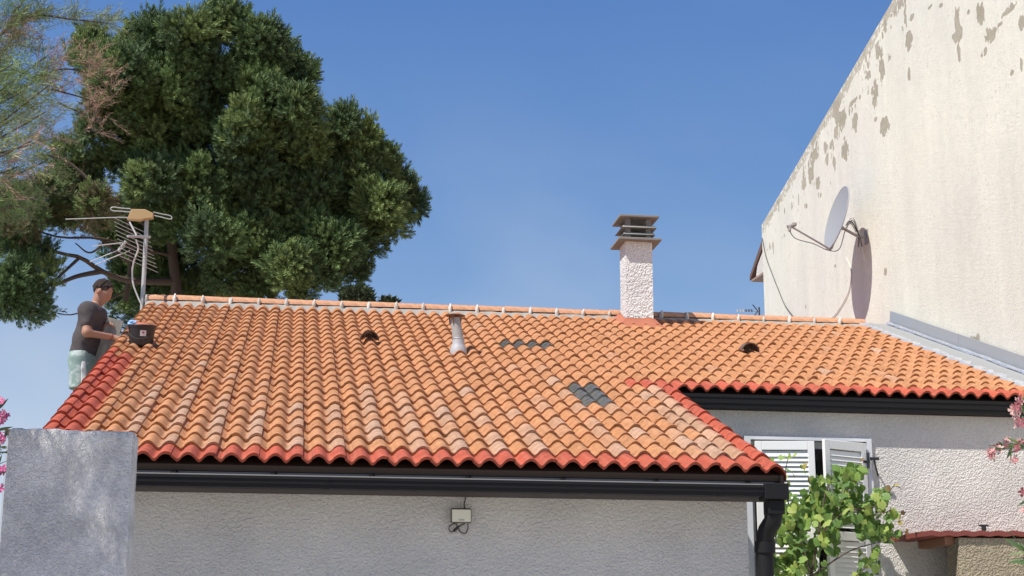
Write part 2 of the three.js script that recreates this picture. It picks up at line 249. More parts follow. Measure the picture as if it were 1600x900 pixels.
// roof vents: hooded openings with a grille
const onRoof = (px, py) => { const d = ray(px, py), k = (1.3056 - ZE * st / ct) / (d.y + d.z * st / ct), p = d.multiplyScalar(k); return [p.x - XL, (-p.z - ZE) / ct]; };
for (const [px, py] of [[577, 541], [1172, 559]]) {
  const [x, s] = onRoof(px, py), v = group('roof_vent', house, V(x, .062, -s)); roof.updateMatrix(); v.applyMatrix4(roof.matrix);
  const shell = (r0, r1, z0, z1, ya) => { const P = [], I = [], n = 14; for (const [r, z] of [[r0, z0], [r1, z1]]) for (let i = 0; i <= n; i++) { const a = Math.PI * i / n; P.push(Math.cos(a) * r, Math.sin(a) * r * ya, z); } for (let i = 0; i < n; i++) I.push(i, n + 1 + i, i + 1, n + 1 + i, n + 2 + i, i + 1); const g = new THREE.BufferGeometry(); g.setAttribute('position', new THREE.Float32BufferAttribute(P, 3)); g.setIndex(I); g.computeVertexNormals(); return triUV(g); };
  const rim = shell(.104, .055, .0, -.24, 1.05), nose = shell(.104, .093, .0, .001, 1.05), inner = shell(.093, .05, .0, -.22, 1.05);
  const vm = std(col(.13, .085, .065), .8); mesh('hood', merge([rim, nose, inner]), vm, v);
  mesh('back', shell(.05, .001, -.21, -.21, 1.05), vm, v);
  for (let i = 0; i < 7; i++) { const a = Math.PI * (i + 1) / 8; mesh('grille_bar', bar(V(Math.cos(a) * .03, .004, -.018), V(Math.cos(a) * .089, Math.sin(a) * .092, -.018), .0035, .0035, 5), std(col(.07, .05, .045), .7), v); }
}
{ // metal flue
  const [x, s] = onRoof(716, 556), f = group('flue', house, V(XL + x, YE + s * st, -ZE - s * ct));
  const base = new THREE.LatheGeometry([[.095, -.06], [.092, .02], [.088, .06], [.075, .10], [.064, .125], [.064, .17], [.060, .175]].map(([a, b]) => new THREE.Vector2(a, b)), 24);
  mesh('base', triUV(base), std(col(.40, .395, .40), .55), f);
  mesh('pipe', bar(V(0, .15, 0), V(-.035, .40, 0), .057, .055, 24), std(col(.37, .36, .34), .7, { bumpMap: grainBump, bumpScale: .003 }), f);
  const collar = new THREE.TorusGeometry(.061, .006, 6, 24); collar.rotateX(Math.PI / 2); collar.translate(-.003, .178, 0); mesh('collar', collar, M.galv, f);
  for (let k = 0; k < 4; k++) { const a = k * Math.PI / 2 + .5; mesh('cap_leg', bar(V(-.035 + Math.cos(a) * .058, .33, Math.sin(a) * .058), V(-.035 + Math.cos(a) * .07, .43, Math.sin(a) * .07), .007, .007, 5), std(col(.22, .15, .11), .8), f); }
  const cap = new THREE.CylinderGeometry(.05, .105, .022, 24); cap.translate(-.035, .437, 0); mesh('cap', triUV(cap), std(col(.26, .15, .10), .8), f);
}
{ // chimney
  const c = group('chimney', house, V(4.185, 0, -18.44)), h = .17, y0 = 5.30, y1 = 6.61;
  const g = new THREE.BoxGeometry(2 * h, y1 - y0, 2 * h, 34, 130, 34), p = g.attributes.position, nn = g.attributes.normal;
  g.translate(0, (y0 + y1) / 2, 0); mesh('stack', triUV(g, 1), M.chimney, c);
  const slab = (w, y, t, m) => mesh('cap_slab', box(-w, w, y, y + t, -w, w, .006), m, c), conc = std(col(.21, .205, .195), .9, { bumpMap: grainBump, bumpScale: .003 });
  slab(.272, 6.605, .032, conc); slab(.25, 6.905, .03, conc);
  for (const [y, w] of [[6.705, .205], [6.79, .222]]) { const g = new THREE.CylinderGeometry(w * 1.3, w * 1.42, .026, 4, 1); g.rotateY(Math.PI / 4); g.translate(0, y, 0); mesh('louvre', triUV(g), conc, c); }
  for (const [a, b] of [[-1, -1], [1, -1], [-1, 1], [1, 1]]) mesh('cap_post', box(a * .13 - .03, a * .13 + .03, 6.637, 6.905, b * .13 - .03, b * .13 + .03), conc, c);
  // painted mortar skirt
  const sk = new THREE.PlaneGeometry(1, 1, 40, 6), q = sk.attributes.position;
  for (let i = 0; i < q.count; i++) { const a = (q.getX(i) + .5) * 4, v = q.getY(i) + .5, k = Math.floor(a) % 4, t = a - Math.floor(a), e = h + mix(.012, .12, Math.pow(1 - v, 1.5)) + .012 * vn(a * 6, v * 3); const [X, Z] = [[mix(-e, e, t), e], [e, mix(e, -e, t)], [mix(e, -e, t), -e], [-e, mix(-e, e, t)]][k]; q.setXYZ(i, X, roofY(-18.44 + Z) + mix(.035, .13 + .02 * vn(a * 5, 1), v) + .01 * vn(X * 30, Z * 30 + v * 4), Z); }
  sk.computeVertexNormals(); mesh('mortar_skirt', triUV(sk), M.clay, c);
  for (const x of [-.155, -.02]) mesh('paint_run', bar(V(x, roofY(-18.27) + .02, .172 + .012), V(x, roofY(-18.27) + .16, .172 + .004), .006, .008, 5), M.mortar, c);
}
// gutters
function gutterProfile(z, yb, h, w) { return [[z, yb], [z + .004, yb + h * .3], [z + .010, yb + h * .34], [z + .012, yb + h * .72], [z + .018, yb + h * .76], [z + .018, yb + h], [z - .0, yb + h], [z - .0, yb + h * .9], [z - .006, yb + .012], [z - w + .01, yb + .012], [z - w + .01, yb + h], [z - w, yb + h], [z - w, yb]]; }
{
  const g1 = group('gutter', house);
  mesh('channel', prism(gutterProfile(-10.85, 2.690, .078, .13), XL - .02, 3.545), M.gutter, g1);
  mesh('rim_strip', box(XL, 3.37, 2.7685, 2.776, -10.860, -10.833), M.gutterIn, g1);
  mesh('back_strip', box(XL + .06, 3.50, 2.765, 2.806, -10.984, -10.976), M.gutterIn, g1);
  for (const x of [.2, 1.9, 3.0]) mesh('joint_sleeve', prism(gutterProfile(-10.847, 2.687, .080, .02), x, x + .06), M.gutter, g1);
  for (let i = 0; i < 8; i++) mesh('bracket', merge([box(XL + .35 + i * .68 - .014, XL + .35 + i * .68 + .014, 2.769, 2.79, -10.99, -10.845), box(XL + .35 + i * .68 + .016, XL + .35 + i * .68 + .03, 2.775, 2.812, -10.975, -10.93)]), M.gutter, g1);
  mesh('end_box', box(3.38, 3.56, 2.668, 2.785, -10.995, -10.828, .008), M.gutter, g1);
  mesh('outlet', box(3.415, 3.535, 2.565, 2.664, -11.0, -10.86, .006), M.gutter, g1);
  const pts = [V(3.47, 2.60, -10.93), V(3.465, 2.52, -10.94), V(3.435, 2.46, -10.99), V(3.425, 2.38, -11.02), V(3.425, 1.6, -11.03), V(3.425, .1, -11.03)];
  mesh('downpipe', tube(pts, .066, 60, 14), M.gutter, g1);
  mesh('pipe_socket', bar(V(3.425, 2.30, -11.027), V(3.425, 2.38, -11.022), .076, .076, 16), M.gutter, g1);
  mesh('eave_board', box(XL + .05, 3.53, 2.70, YE - .012, -11.02, -10.985), M.fascia, house);
  mesh('soffit', box(XL + .05, 3.53, 2.698, 2.722, ZF + .001, -11.022), M.fascia, house);
  mesh('barge_board', merge([box(3.53, 3.558, 2.70, YE - .002, -11.05, -10.93)]), M.wood, house);
  const g2 = group('gutter', house);
  mesh('channel', prism(gutterProfile(-14.04, 3.848, .128, .115), 3.545, 7.32), M.gutter, g2);
  mesh('eave_board', box(3.42, 7.4, YU - .15, YU - .02, -14.165, -14.145), M.fascia, house);
}
{ // side of the lower roof and the flashing along the neighbour's wall
  const g = box(-.0, .03, -.19, -.02, -RLOW * TL - .1, -.08); g.translate(NLOW * TW - .05, 0, 0); mesh('verge_board', g, M.fascia, roof);
  const g3 = box(0, .03, -.17, -.02, -SR, -.08); g3.translate(.03, 0, 0); mesh('verge_board', g3, M.fascia, roof);
  const fl = group('flashing', house); fl.applyMatrix4(roof.matrix); const s0 = RLOW * TL - .06, xa = XF - XL - .02, xb = XW - XL - .02, n = 60, P = [], I = [];
  for (let i = 0; i <= n; i++) { const s = mix(s0, SR + .05, i / n); [[xa, .065], [xa + .05, .075], [mix(xa, xb, .55), .062], [xb - .04, .066], [xb, .10]].forEach(([x, y], k) => P.push(x + (k === 0 ? .03 * (vn(s * 6, 2) - .5) : 0), y + .010 * (vn(s * 4 + k * 7, k) - .5), -s)); }
  for (let i = 0; i < n; i++) for (let k = 0; k < 4; k++) { const a = i * 5 + k; I.push(a, a + 1, a + 5, a + 1, a + 6, a + 5); }
  const sg = new THREE.BufferGeometry(); sg.setAttribute('position', new THREE.Float32BufferAttribute(P, 3)); sg.setIndex(I); sg.computeVertexNormals(); mesh('sheet', triUV(sg), M.sheet, fl);
  for (let i = 0; i < 5; i++) mesh('upstand', box(xb - .012 - i % 2 * .003, xb - .002 - i % 2 * .003, .06, .235, -mix(s0, SR + .06, (i + 1) / 5) - .03, -mix(s0, SR + .06, i / 5)), M.galv, fl);
  const tp = [], ti = [], m = 150; for (let i = 0; i <= m; i++) { const s = mix(s0, SR + .03, i / m), w = .05 + .03 * vn(s * 9, 5); for (let k = 0; k < 4; k++) tp.push(xa - .055 + k * w * .55 + .022 * (vn(s * 12, 1) - .5), .066 - (k === 0 ? .03 + .02 * vn(s * 8, 9) : 0) + .026 * vn(s * 23 + k * 5, k * 2) + (k === 3 ? .005 : 0), -s); }
  for (let i = 0; i < m; i++) for (let k = 0; k < 3; k++) { const a = i * 4 + k; ti.push(a, a + 1, a + 4, a + 1, a + 5, a + 4); }
  const tg = new THREE.BufferGeometry(); tg.setAttribute('position', new THREE.Float32BufferAttribute(tp, 3)); tg.setIndex(ti); tg.computeVertexNormals(); mesh('foil_tape', triUV(tg), M.alu, fl);
  const t2 = tg.clone(), q = t2.attributes.position; for (let i = 0; i < q.count; i++) q.setX(i, q.getX(i) * .25 + (xb - .06) * .75 + .085); for (let i = 0; i < q.count; i++) q.setY(i, q.getY(i) * .5 + .055); t2.computeVertexNormals(); mesh('foil_tape', t2, M.alu, fl);
}

// ------------------------------------------------------------------ neighbour's building
{
  const nb = tag(group('neighbouring_house', scene, V(XW, 0, -24.5)), 'tall building with a blank cream gable wall, its paint peeling along the sloping top', 'house'); nb.position.set(0, 0, 0);
  const A = atX(1190, 352, XW), Bp = atX(1395, 0, XW), sl = (Bp.y - A.y) / (Bp.z - A.z), zf = -11.2, ya = A.y + (zf - A.z) * sl;
  const zr = A.z;                                                       // rear end of the wall
  const Z0 = -25, Z1 = -11, Y0 = 3.5, Y1 = 12.5, tw = 2048, th = 1316;
  const peel = [[430, 10, 14, 30], [390, 70, 10, 32], [372, 122, 14, 52], [382, 170, 12, 66], [366, 232, 17, 72], [347, 190, 12, 20], [450, 100, 17, 52], [572, 62, 14, 110], [572, 88, 25, 40], [575, 130, 9, 60], [655, 90, 30, 38], [630, 28, 20, 66], [735, 60, 16, 44], [390, 320, 23, 48], [450, 190, 7, 34], [270, 275, 26, 60], [282, 300, 22, 50], [268, 335, 12, 34], [315, 306, 14, 46], [310, 255, 22, 16], [290, 380, 17, 60], [262, 410, 8, 40], [240, 372, 10, 26], [213, 390, 20, 40], [212, 350, 14, 34], [187, 455, 9, 50], [204, 440, 14, 44], [222, 460, 11, 30], [228, 490, 5, 12], [193, 518, 6, 16], [390, 680, 8, 20], [265, 667, 6, 10], [191, 770, 4, 10], [617, 856, 30, 32], [456, 44, 12, 14], [530, 15, 14, 14], [708, 182, 10, 14], [732, 160, 8, 34], [700, 25, 34, 20], [405, 40, 8, 12], [327, 244, 8, 14], [256, 362, 12, 20], [366, 300, 8, 12], [502, 18, 10, 8], [640, 130, 18, 22], [600, 30, 10, 12], [680, 60, 12, 10], [245, 400, 8, 34], [104, 540, 12, 8], [122, 505, 8, 14]].map(([x, y, w, h]) => { const p = atX(1140 + x / 1.607, y / 1.607, XW), q = atX(1140 + (x + w / 2) / 1.607, y / 1.607, XW), r = atX(1140 + x / 1.607, (y + h / 2) / 1.607, XW); return [p.z, p.y, Math.abs(q.z - p.z), Math.abs(r.y - p.y)]; });
  const wallTex = tex(tw, th, (i, j, o) => {
    const z = mix(Z0, Z1, (i + .5) / tw), y = mix(Y0, Y1, (j + .5) / th), rake = A.y + (z - A.z) * sl - y;      // metres below the sloping top
    const big = fbm(z * .5, y * .5, 4, 0, 41), mid = fbm(z * 2.3, y * 1.2, 4, 0, 42), fine = fbm(z * 22, y * 22, 3, 0, 43), run = fbm(z * 6, y * .5, 3, 0, 46);
    let k = .93 + .06 * (big - .5) + .05 * (mid - .5) + .05 * (fine - .5) + .05 * (run - .5); let R = k, G = k * .985, B = k * .94 - .03 * (big - .5);
    let p = 0; const pn = fbm(z * 17, y * 11, 4, 0, 53), wz = .16 * (fbm(z * 9, y * 7, 4, 0, 44) - .5), wy = .22 * (fbm(z * 8, y * 8, 4, 0, 45) - .5);
    for (const [pz, py, a, b] of peel) { const dz = (z - pz + wz * Math.min(1, a * 5)) / a, dy = (y - py + wy * Math.min(1, b * 4)) / b; const dd = dz * dz + dy * dy; if (dd < 2.2 && dd < 1 + 2.6 * (pn - .52)) { p = 1; break; } }
    if (!p) { const n = fbm(z * 11, y * 5, 4, 0, 47), m = fbm(z * 1.3, y * 1.3, 2, 0, 48); if (n > .665 + .22 * step(.2, 1.5, rake) - .10 * (m - .5) ) p = rake < 1.9 ? 1 : 0; if (rake < .10 + .14 * fbm(z * 6, 2, 3, 0, 49) && fine > .42) p = .75; }
    const dirt = fbm(z * 40, y * 34, 2, 0, 50) > .78 && mid > .55 ? .35 : 0;
    const t = Math.max(p, dirt); const g = .70 + .10 * (fine - .5) + .07 * (mid - .5);
    o[0] = mix(R, g + .012, t); o[1] = mix(G, g - .02, t); o[2] = mix(B, g - .085, t);
  }, true, false);
  wallTex.wrapS = wallTex.wrapT = THREE.ClampToEdgeWrapping;
  const g = new THREE.ExtrudeGeometry(new THREE.Shape([[-zr, 0], [-zr, A.y], [-zf, ya], [-zf, 0]].map(([a, b]) => new THREE.Vector2(a, b))), { depth: .35, bevelEnabled: false }); g.rotateY(Math.PI / 2); g.translate(XW, 0, 0);
  const p = g.attributes.position, uv = new Float32Array(p.count * 2); for (let i = 0; i < p.count; i++) { uv[2 * i] = (p.getZ(i) - Z0) / (Z1 - Z0); uv[2 * i + 1] = (p.getY(i) - Y0) / (Y1 - Y0); } g.setAttribute('uv', new THREE.BufferAttribute(uv, 2));
  const bt = grainBump.clone(); bt.repeat.set(22, 15); bt.needsUpdate = true;
  mesh('gable_wall', g, std(col(.835, .85, .82), .93, { map: wallTex, bumpMap: bt, bumpScale: .006 }), nb);
  mesh('rear_wall', box(XW + .35, XW + 8, 0, A.y - .3, zr, zr + .3), M.stucco, nb); mesh('front_wall', box(XW + .35, XW + 8, 0, ya - .3, zf - .3, zf), M.stucco, nb); mesh('far_wall', box(XW + 7.7, XW + 8, 0, A.y - .3, zr + .3, zf - .3), M.stucco, nb);
  // roof slab running past the rear wall as a small eave
  const rp = (z, dy) => [z, A.y + (z - A.z) * sl + dy];
  const e1 = atX(1167, 404, XW + .02), ez = e1.z;
  mesh('roof', prism([rp(zr + .02, -.30), rp(zf, -.30), rp(zf, -.12), rp(zr + .02, -.12)], XW + .36, XW + 8.1), M.clay, nb);
  mesh('eave', prism([[zr - .003, A.y - .20], [zr - .003, A.y - .34], [zr - .85, A.y - .34 - .42], [zr - .85, A.y - .28 - .40]], XW + .02, XW + 8.1), std(col(.13, .075, .06), .8), nb);
  mesh('eave_cheek', prism([[zr - .003, A.y - .36], [zr - .003, A.y - .80], [zr - .55, A.y - .78], [zr - .45, A.y - .60]], XW + .04, XW + .12), M.stucco, nb);
  mesh('eave_soffit', prism([[zr - .003, A.y - .80], [zr - .003, A.y - .84], [zr - .78, A.y - .80], [zr - .78, A.y - .77]], XW + .02, XW + 8), std(col(.30, .22, .18), .8), nb);
}
const cableOnWall = (name, label, pts, r, mat) => tag(mesh(name, tube(pts.map(([x, y]) => atX(x, y, XW - .012)), r, 40, 5), mat), label, 'cable');
cableOnWall('wall_cable', 'thin dark cable slanting down the rear edge of the cream wall to the ridge', [[1191, 372], [1196, 398], [1208, 432], [1216, 452], [1226, 476], [1241, 497]], .007, M.cable);
cableOnWall('wall_cable', 'pale cable looping down the cream wall below the satellite dish', [[1322, 402], [1330, 425], [1327, 452], [1318, 472], [1306, 490], [1296, 500]], .007, M.cableWhite);

// ------------------------------------------------------------------ satellite dish
{
  const n = V(-.966, .26, 0).normalize(), upv = V(.26, .966, 0).normalize(), side = V(0, 0, 1), c = V(7.323, 7.48, -19.77);
  const d = tag(group('satellite_dish', scene, V(XW, 7.25, -19.9)), 'round grey satellite dish on a bracket on the cream gable wall', 'satellite dish'), L = (v) => v.clone().sub(d.position);
  const B = (a, b, k) => L(c.clone().addScaledVector(side, a).addScaledVector(upv, b).addScaledVector(n, k));
  const P = [], I = [], rings = 8, seg = 40, ra = .40, rb = .455;
  for (let i = 0; i <= rings; i++) for (let j = 0; j <= seg; j++) { const t = i / rings, a = j / seg * 2 * Math.PI, p = B(Math.cos(a) * ra * t, Math.sin(a) * rb * t, -.055 + .055 * t * t); P.push(p.x, p.y, p.z); }
  for (let i = 0; i < rings; i++) for (let j = 0; j < seg; j++) { const a = i * (seg + 1) + j; I.push(a, a + 1, a + seg + 1, a + 1, a + seg + 2, a + seg + 1); }
  const g = new THREE.BufferGeometry(); g.setAttribute('position', new THREE.Float32BufferAttribute(P, 3)); g.setIndex(I); g.computeVertexNormals(); mesh('reflector', triUV(g), M.dish, d);
  const rim = []; for (let j = 0; j <= 40; j++) { const a = j / 40 * 2 * Math.PI; rim.push(B(Math.cos(a) * ra, Math.sin(a) * rb, -.006)); } mesh('rim', tube(rim, .009, 80, 6), M.dish, d);
  const lnb = at(1238, 355, 19.77).sub(d.position), foot = B(0, -.47, -.03), steel = std(col(.30, .28, .27), .55);
  mesh('feed_arm', bar(foot, lnb, .016, .014, 8), steel, d);
  mesh('back_plate', merge([bar(B(-.03, -.47, -.02), B(-.03, .0, -.085), .018, .018, 6), bar(B(.03, -.47, -.02), B(.03, .0, -.085), .018, .018, 6)]), steel, d);
  const hd = lnb.clone().add(V(-.015, .012, 0)); mesh('feed_horn', merge([bar(hd.clone().add(V(-.05, -.015, 0)), hd.clone().add(V(.065, .03, 0)), .030, .024, 10), bar(hd.clone().add(V(-.02, 0, .01)), hd.clone().add(V(-.035, -.075, .02)), .022, .020, 8), box(hd.x + .02, hd.x + .075, hd.y + .02, hd.y + .05, hd.z - .02, hd.z + .02)]), std(col(.27, .25, .23), .6), d);
  const hub = B(0, -.12, -.13), wallP = L(V(XW - .003, 7.22, -19.77));
  mesh('bracket', merge([bar(B(0, -.12, -.05), hub, .03, .03, 8), bar(hub, wallP.clone().add(V(-.12, 0, 0)), .021, .021, 8), bar(wallP.clone().add(V(-.12, -.0, 0)), wallP, .021, .021, 8), box(wallP.x - .012, wallP.x - .001, wallP.y - .10, wallP.y + .10, wallP.z - .06, wallP.z + .06)]), steel, d);
  const R = rnd(3); for (let i = 0; i < 7; i++) { const a = hub.clone().add(V(.02 + R() * .05, .06 * R(), (R() - .5) * .1)), b = a.clone().add(V(.02 + R() * .06, .11 * R() + .02, .05 * (R() - .5))), e = wallP.clone().add(V(-.13 + R() * .05, -.12 - R() * .08, (R() - .5) * .1)); mesh('cable', tube([a, b, b.clone().lerp(e, .5).add(V(.03, .03, 0)), e], .006, 16, 5), i % 3 ? M.cable : M.cableWhite, d); }
  for (let i = 0; i < 3; i++) mesh('cable', tube([wallP.clone().add(V(-.1, -.1, 0)), wallP.clone().add(V(-.1 + R() * .05, -.25, .03 * i)), wallP.clone().add(V(-.07 + R() * .04, -.36 - .05 * i, .02))], .006, 12, 5), M.cableWhite, d);
  mesh('feed_cable', tube([hd.clone().add(V(-.035, -.07, .02)), hd.clone().add(V(.03, -.17, .03)), foot.clone().lerp(lnb, .45).add(V(0, -.07, .02)), foot.clone().add(V(-.05, -.02, .03)), foot.clone().add(V(.1, .0, 0)), hub.clone().add(V(.02, -.03, .02))], .006, 40, 5), M.cable, d);
}

// ------------------------------------------------------------------ garden wall in front
{
  const x0 = -1.592, x1 = -.905, zf = -9, zb = -9.30, yt = 2.805;
  const g = new THREE.BoxGeometry(x1 - x0, yt, zf - zb, 30, 90, 8); g.translate((x0 + x1) / 2, yt / 2, (zf + zb) / 2); const p = g.attributes.position;
  for (let i = 0; i < p.count; i++) {
    let x = p.getX(i), y = p.getY(i), z = p.getZ(i); const tx = (x - x0) / (x1 - x0);
    const cx = (x0 + x1) / 2, hw = (x1 - x0) / 2, cz = (zf + zb) / 2, hd = (zf - zb) / 2, rr = .028;        // softened corners
    const qx = Math.max(0, Math.abs(x - cx) - hw + rr), qz = Math.max(0, Math.abs(z - cz) - hd + rr), qy = Math.max(0, y - yt + rr), l = Math.hypot(qx, qy, qz);
    if (l > rr) { const k = rr / l; x = cx + Math.sign(x - cx) * (Math.abs(x - cx) - qx + qx * k); z = cz + Math.sign(z - cz) * (Math.abs(z - cz) - qz + qz * k); y = y - qy + qy * k; }
    const b = .02 * (fbm(x * 5 + 3, y * 5, 3, 0, 60) - .5); if (tx > .98) x += b + .012; if (z > zf - .06) z += .6 * b; if (y > yt - .05) y += .022 * (fbm(x * 9, 1.5, 3, 0, 61) - .5) + (tx < .12 ? .006 : 0);
    p.setXYZ(i, x, y, z);
  }
  g.computeVertexNormals();
  const stain = tex(512, 512, (i, j, o) => { const a = fbm(i / 64, j / 64, 5, 8, 71), f = fbm(i / 8, j / 8, 3, 64, 72), k = .90 + .22 * (a - .5) + .14 * (f - .5) + .05 * (hash(i, j, 4) - .5); o[0] = k; o[1] = k; o[2] = k + .005; });
  const bm = stuccoBump.clone(); bm.repeat.set(1.6, 1.6); bm.needsUpdate = true;
  tag(mesh('garden_wall', triUV(g), std(col(.80, .78, .75), .95, { map: stain, bumpMap: bm, bumpScale: .010 })), 'grey rendered wall end in dappled shade before the red roof verge', 'wall');
}

// ------------------------------------------------------------------ floodlight on the front wall
{
  const a = at(706, 795, 11.27), b = at(736, 816, 11.27), f = tag(group('floodlight', scene, V((a.x + b.x) / 2, b.y, ZF)), 'small pale square floodlight with looped cable on the shaded front wall', 'floodlight');
  const w = (b.x - a.x) / 2, h = a.y - b.y;
  mesh('housing', box(-w - .004, w + .004, -.004, h + .006, .045, .083, .006), std(col(.10, .095, .085), .6), f);
  mesh('panel', box(-w + .002, w - .002, .003, h - .003, .083, .090, .003), std(col(.86, .82, .66), .35), f);
  mesh('sensor', box(-.018, .022, .008, .02, .090, .094, .002), std(col(.55, .52, .42), .5), f);
  mesh('bracket', merge([box(-.03, .03, h * .3, h * .7, .001, .012), box(-.012, .012, h * .42, h * .58, .012, .045)]), M.black, f);
  mesh('cable', merge([tube([V(.03, h, .05), V(.025, h + .04, .03), V(.035, h + .08, .012), V(.035, h + .13, .012)], .0045, 14, 5), tube([V(-.02, -.002, .05), V(-.06, -.012, .04), V(-.085, -.04, .03), V(-.07, -.068, .03), V(-.035, -.05, .03), V(.0, -.02, .035), V(.03, -.006, .045)], .0045, 30, 5), tube([V(.05, 0, .05), V(.055, -.035, .03), V(.035, -.075, .03), V(.0, -.065, .03), V(-.02, -.03, .035), V(-.035, -.006, .045)], .0045, 30, 5)]), M.cable, f);
  mesh('connector', bar(V(-.05, -.062, .03), V(-.015, -.028, .034), .010, .010, 8), M.black, f);
}

// ------------------------------------------------------------------ canopy shelter by the right wall
{
  const zf = -13.42, a = at(1440, 826, 13.42), s = tag(group('wood_store', scene, V(a.x, 0, ZB)), 'small rendered shelter under a thin red brown canopy by the right wall', 'shelter'), px = at(1494, 850, 13.5).x - a.x, dz = zf - ZB;
  const redM = std(col(.20, .045, .032), .7, { bumpMap: grainBump, bumpScale: .004 });
  const cg = new THREE.BoxGeometry(2.0, .045, dz, 60, 1, 4); const q = cg.attributes.position; for (let i = 0; i < q.count; i++) q.setY(i, q.getY(i) + .006 * Math.sin(q.getX(i) * 40) * (q.getZ(i) > dz / 2 - .05 ? 1 : .6) + .012 * q.getX(i)); cg.computeVertexNormals(); cg.translate(1.0, a.y - .03, dz / 2);
  mesh('canopy', triUV(cg), redM, s);
  mesh('pier', box(px, px + 1.6, 0, a.y - .07, dz - .30, dz - .03, .01), plaster(col(.42, .36, .26), .02), s);
  mesh('beam', box(px - .09, px - .003, a.y - .13, a.y - .062, .02, dz - .12), std(col(.30, .15, .09), .8), s);
  mesh('valve', merge([box(.66, .69, a.y + .005, a.y + .05, dz - .2, dz - .16), box(.63, .72, a.y + .045, a.y + .06, dz - .19, dz - .17)]), M.black, s);
}

// ------------------------------------------------------------------ figures: distance fields meshed by surface nets
function surfaceNets(sdf, lo, hi, cell) {
  const n = [0, 1, 2].map((k) => Math.ceil((hi[k] - lo[k]) / cell) + 1), [nx, ny, nz] = n, f = new Float32Array(nx * ny * nz), id = new Int32Array(nx * ny * nz).fill(-1), P = [], I = [];
  for (let k = 0, q = 0; k < nz; k++) for (let j = 0; j < ny; j++) for (let i = 0; i < nx; i++, q++) f[q] = sdf(lo[0] + i * cell, lo[1] + j * cell, lo[2] + k * cell);
  const sx = 1, sy = nx, sz = nx * ny;
  for (let k = 0; k < nz - 1; k++) for (let j = 0; j < ny - 1; j++) for (let i = 0; i < nx - 1; i++) {
    const q = i + j * sy + k * sz; let c = 0, X = 0, Y = 0, Z = 0, neg = 0;
    for (let e = 0; e < 8; e++) if (f[q + (e & 1) + (e >> 1 & 1) * sy + (e >> 2) * sz] < 0) neg++;
    if (!neg || neg === 8) continue;
    for (let e = 0; e < 8; e++) for (const b of [1, 2, 4]) if (!(e & b)) { const g = e | b, a0 = f[q + (e & 1) + (e >> 1 & 1) * sy + (e >> 2) * sz], a1 = f[q + (g & 1) + (g >> 1 & 1) * sy + (g >> 2) * sz]; if ((a0 < 0) !== (a1 < 0)) { const t = a0 / (a0 - a1); X += (e & 1) + (b === 1 ? t : 0); Y += (e >> 1 & 1) + (b === 2 ? t : 0); Z += (e >> 2) + (b === 4 ? t : 0); c++; } }
    id[q] = P.length / 3; P.push(lo[0] + (i + X / c) * cell, lo[1] + (j + Y / c) * cell, lo[2] + (k + Z / c) * cell);
  }
  for (let k = 1; k < nz - 1; k++) for (let j = 1; j < ny - 1; j++) for (let i = 1; i < nx - 1; i++) {
    const q = i + j * sy + k * sz, a = f[q] < 0;
    for (const [d, u, v] of [[sx, sy, sz], [sy, sz, sx], [sz, sx, sy]]) if (a !== (f[q + d] < 0)) { const A = id[q], B = id[q - u], C = id[q - u - v], D = id[q - v]; if (a) I.push(A, B, C, A, C, D); else I.push(A, C, B, A, D, C); }
  }
  const g = new THREE.BufferGeometry(); g.setAttribute('position', new THREE.Float32BufferAttribute(P, 3)); g.setIndex(I); g.computeVertexNormals(); return g;
}
const capD = (x, y, z, a, b, ra, rb) => { const ux = b.x - a.x, uy = b.y - a.y, uz = b.z - a.z, t = clamp(((x - a.x) * ux + (y - a.y) * uy + (z - a.z) * uz) / (ux * ux + uy * uy + uz * uz + 1e-9)); return Math.hypot(x - a.x - ux * t, y - a.y - uy * t, z - a.z - uz * t) - mix(ra, rb, t); };
const smin = (a, b, k) => { const h = Math.max(k - Math.abs(a - b), 0) / k; return Math.min(a, b) - h * h * k * .25; };
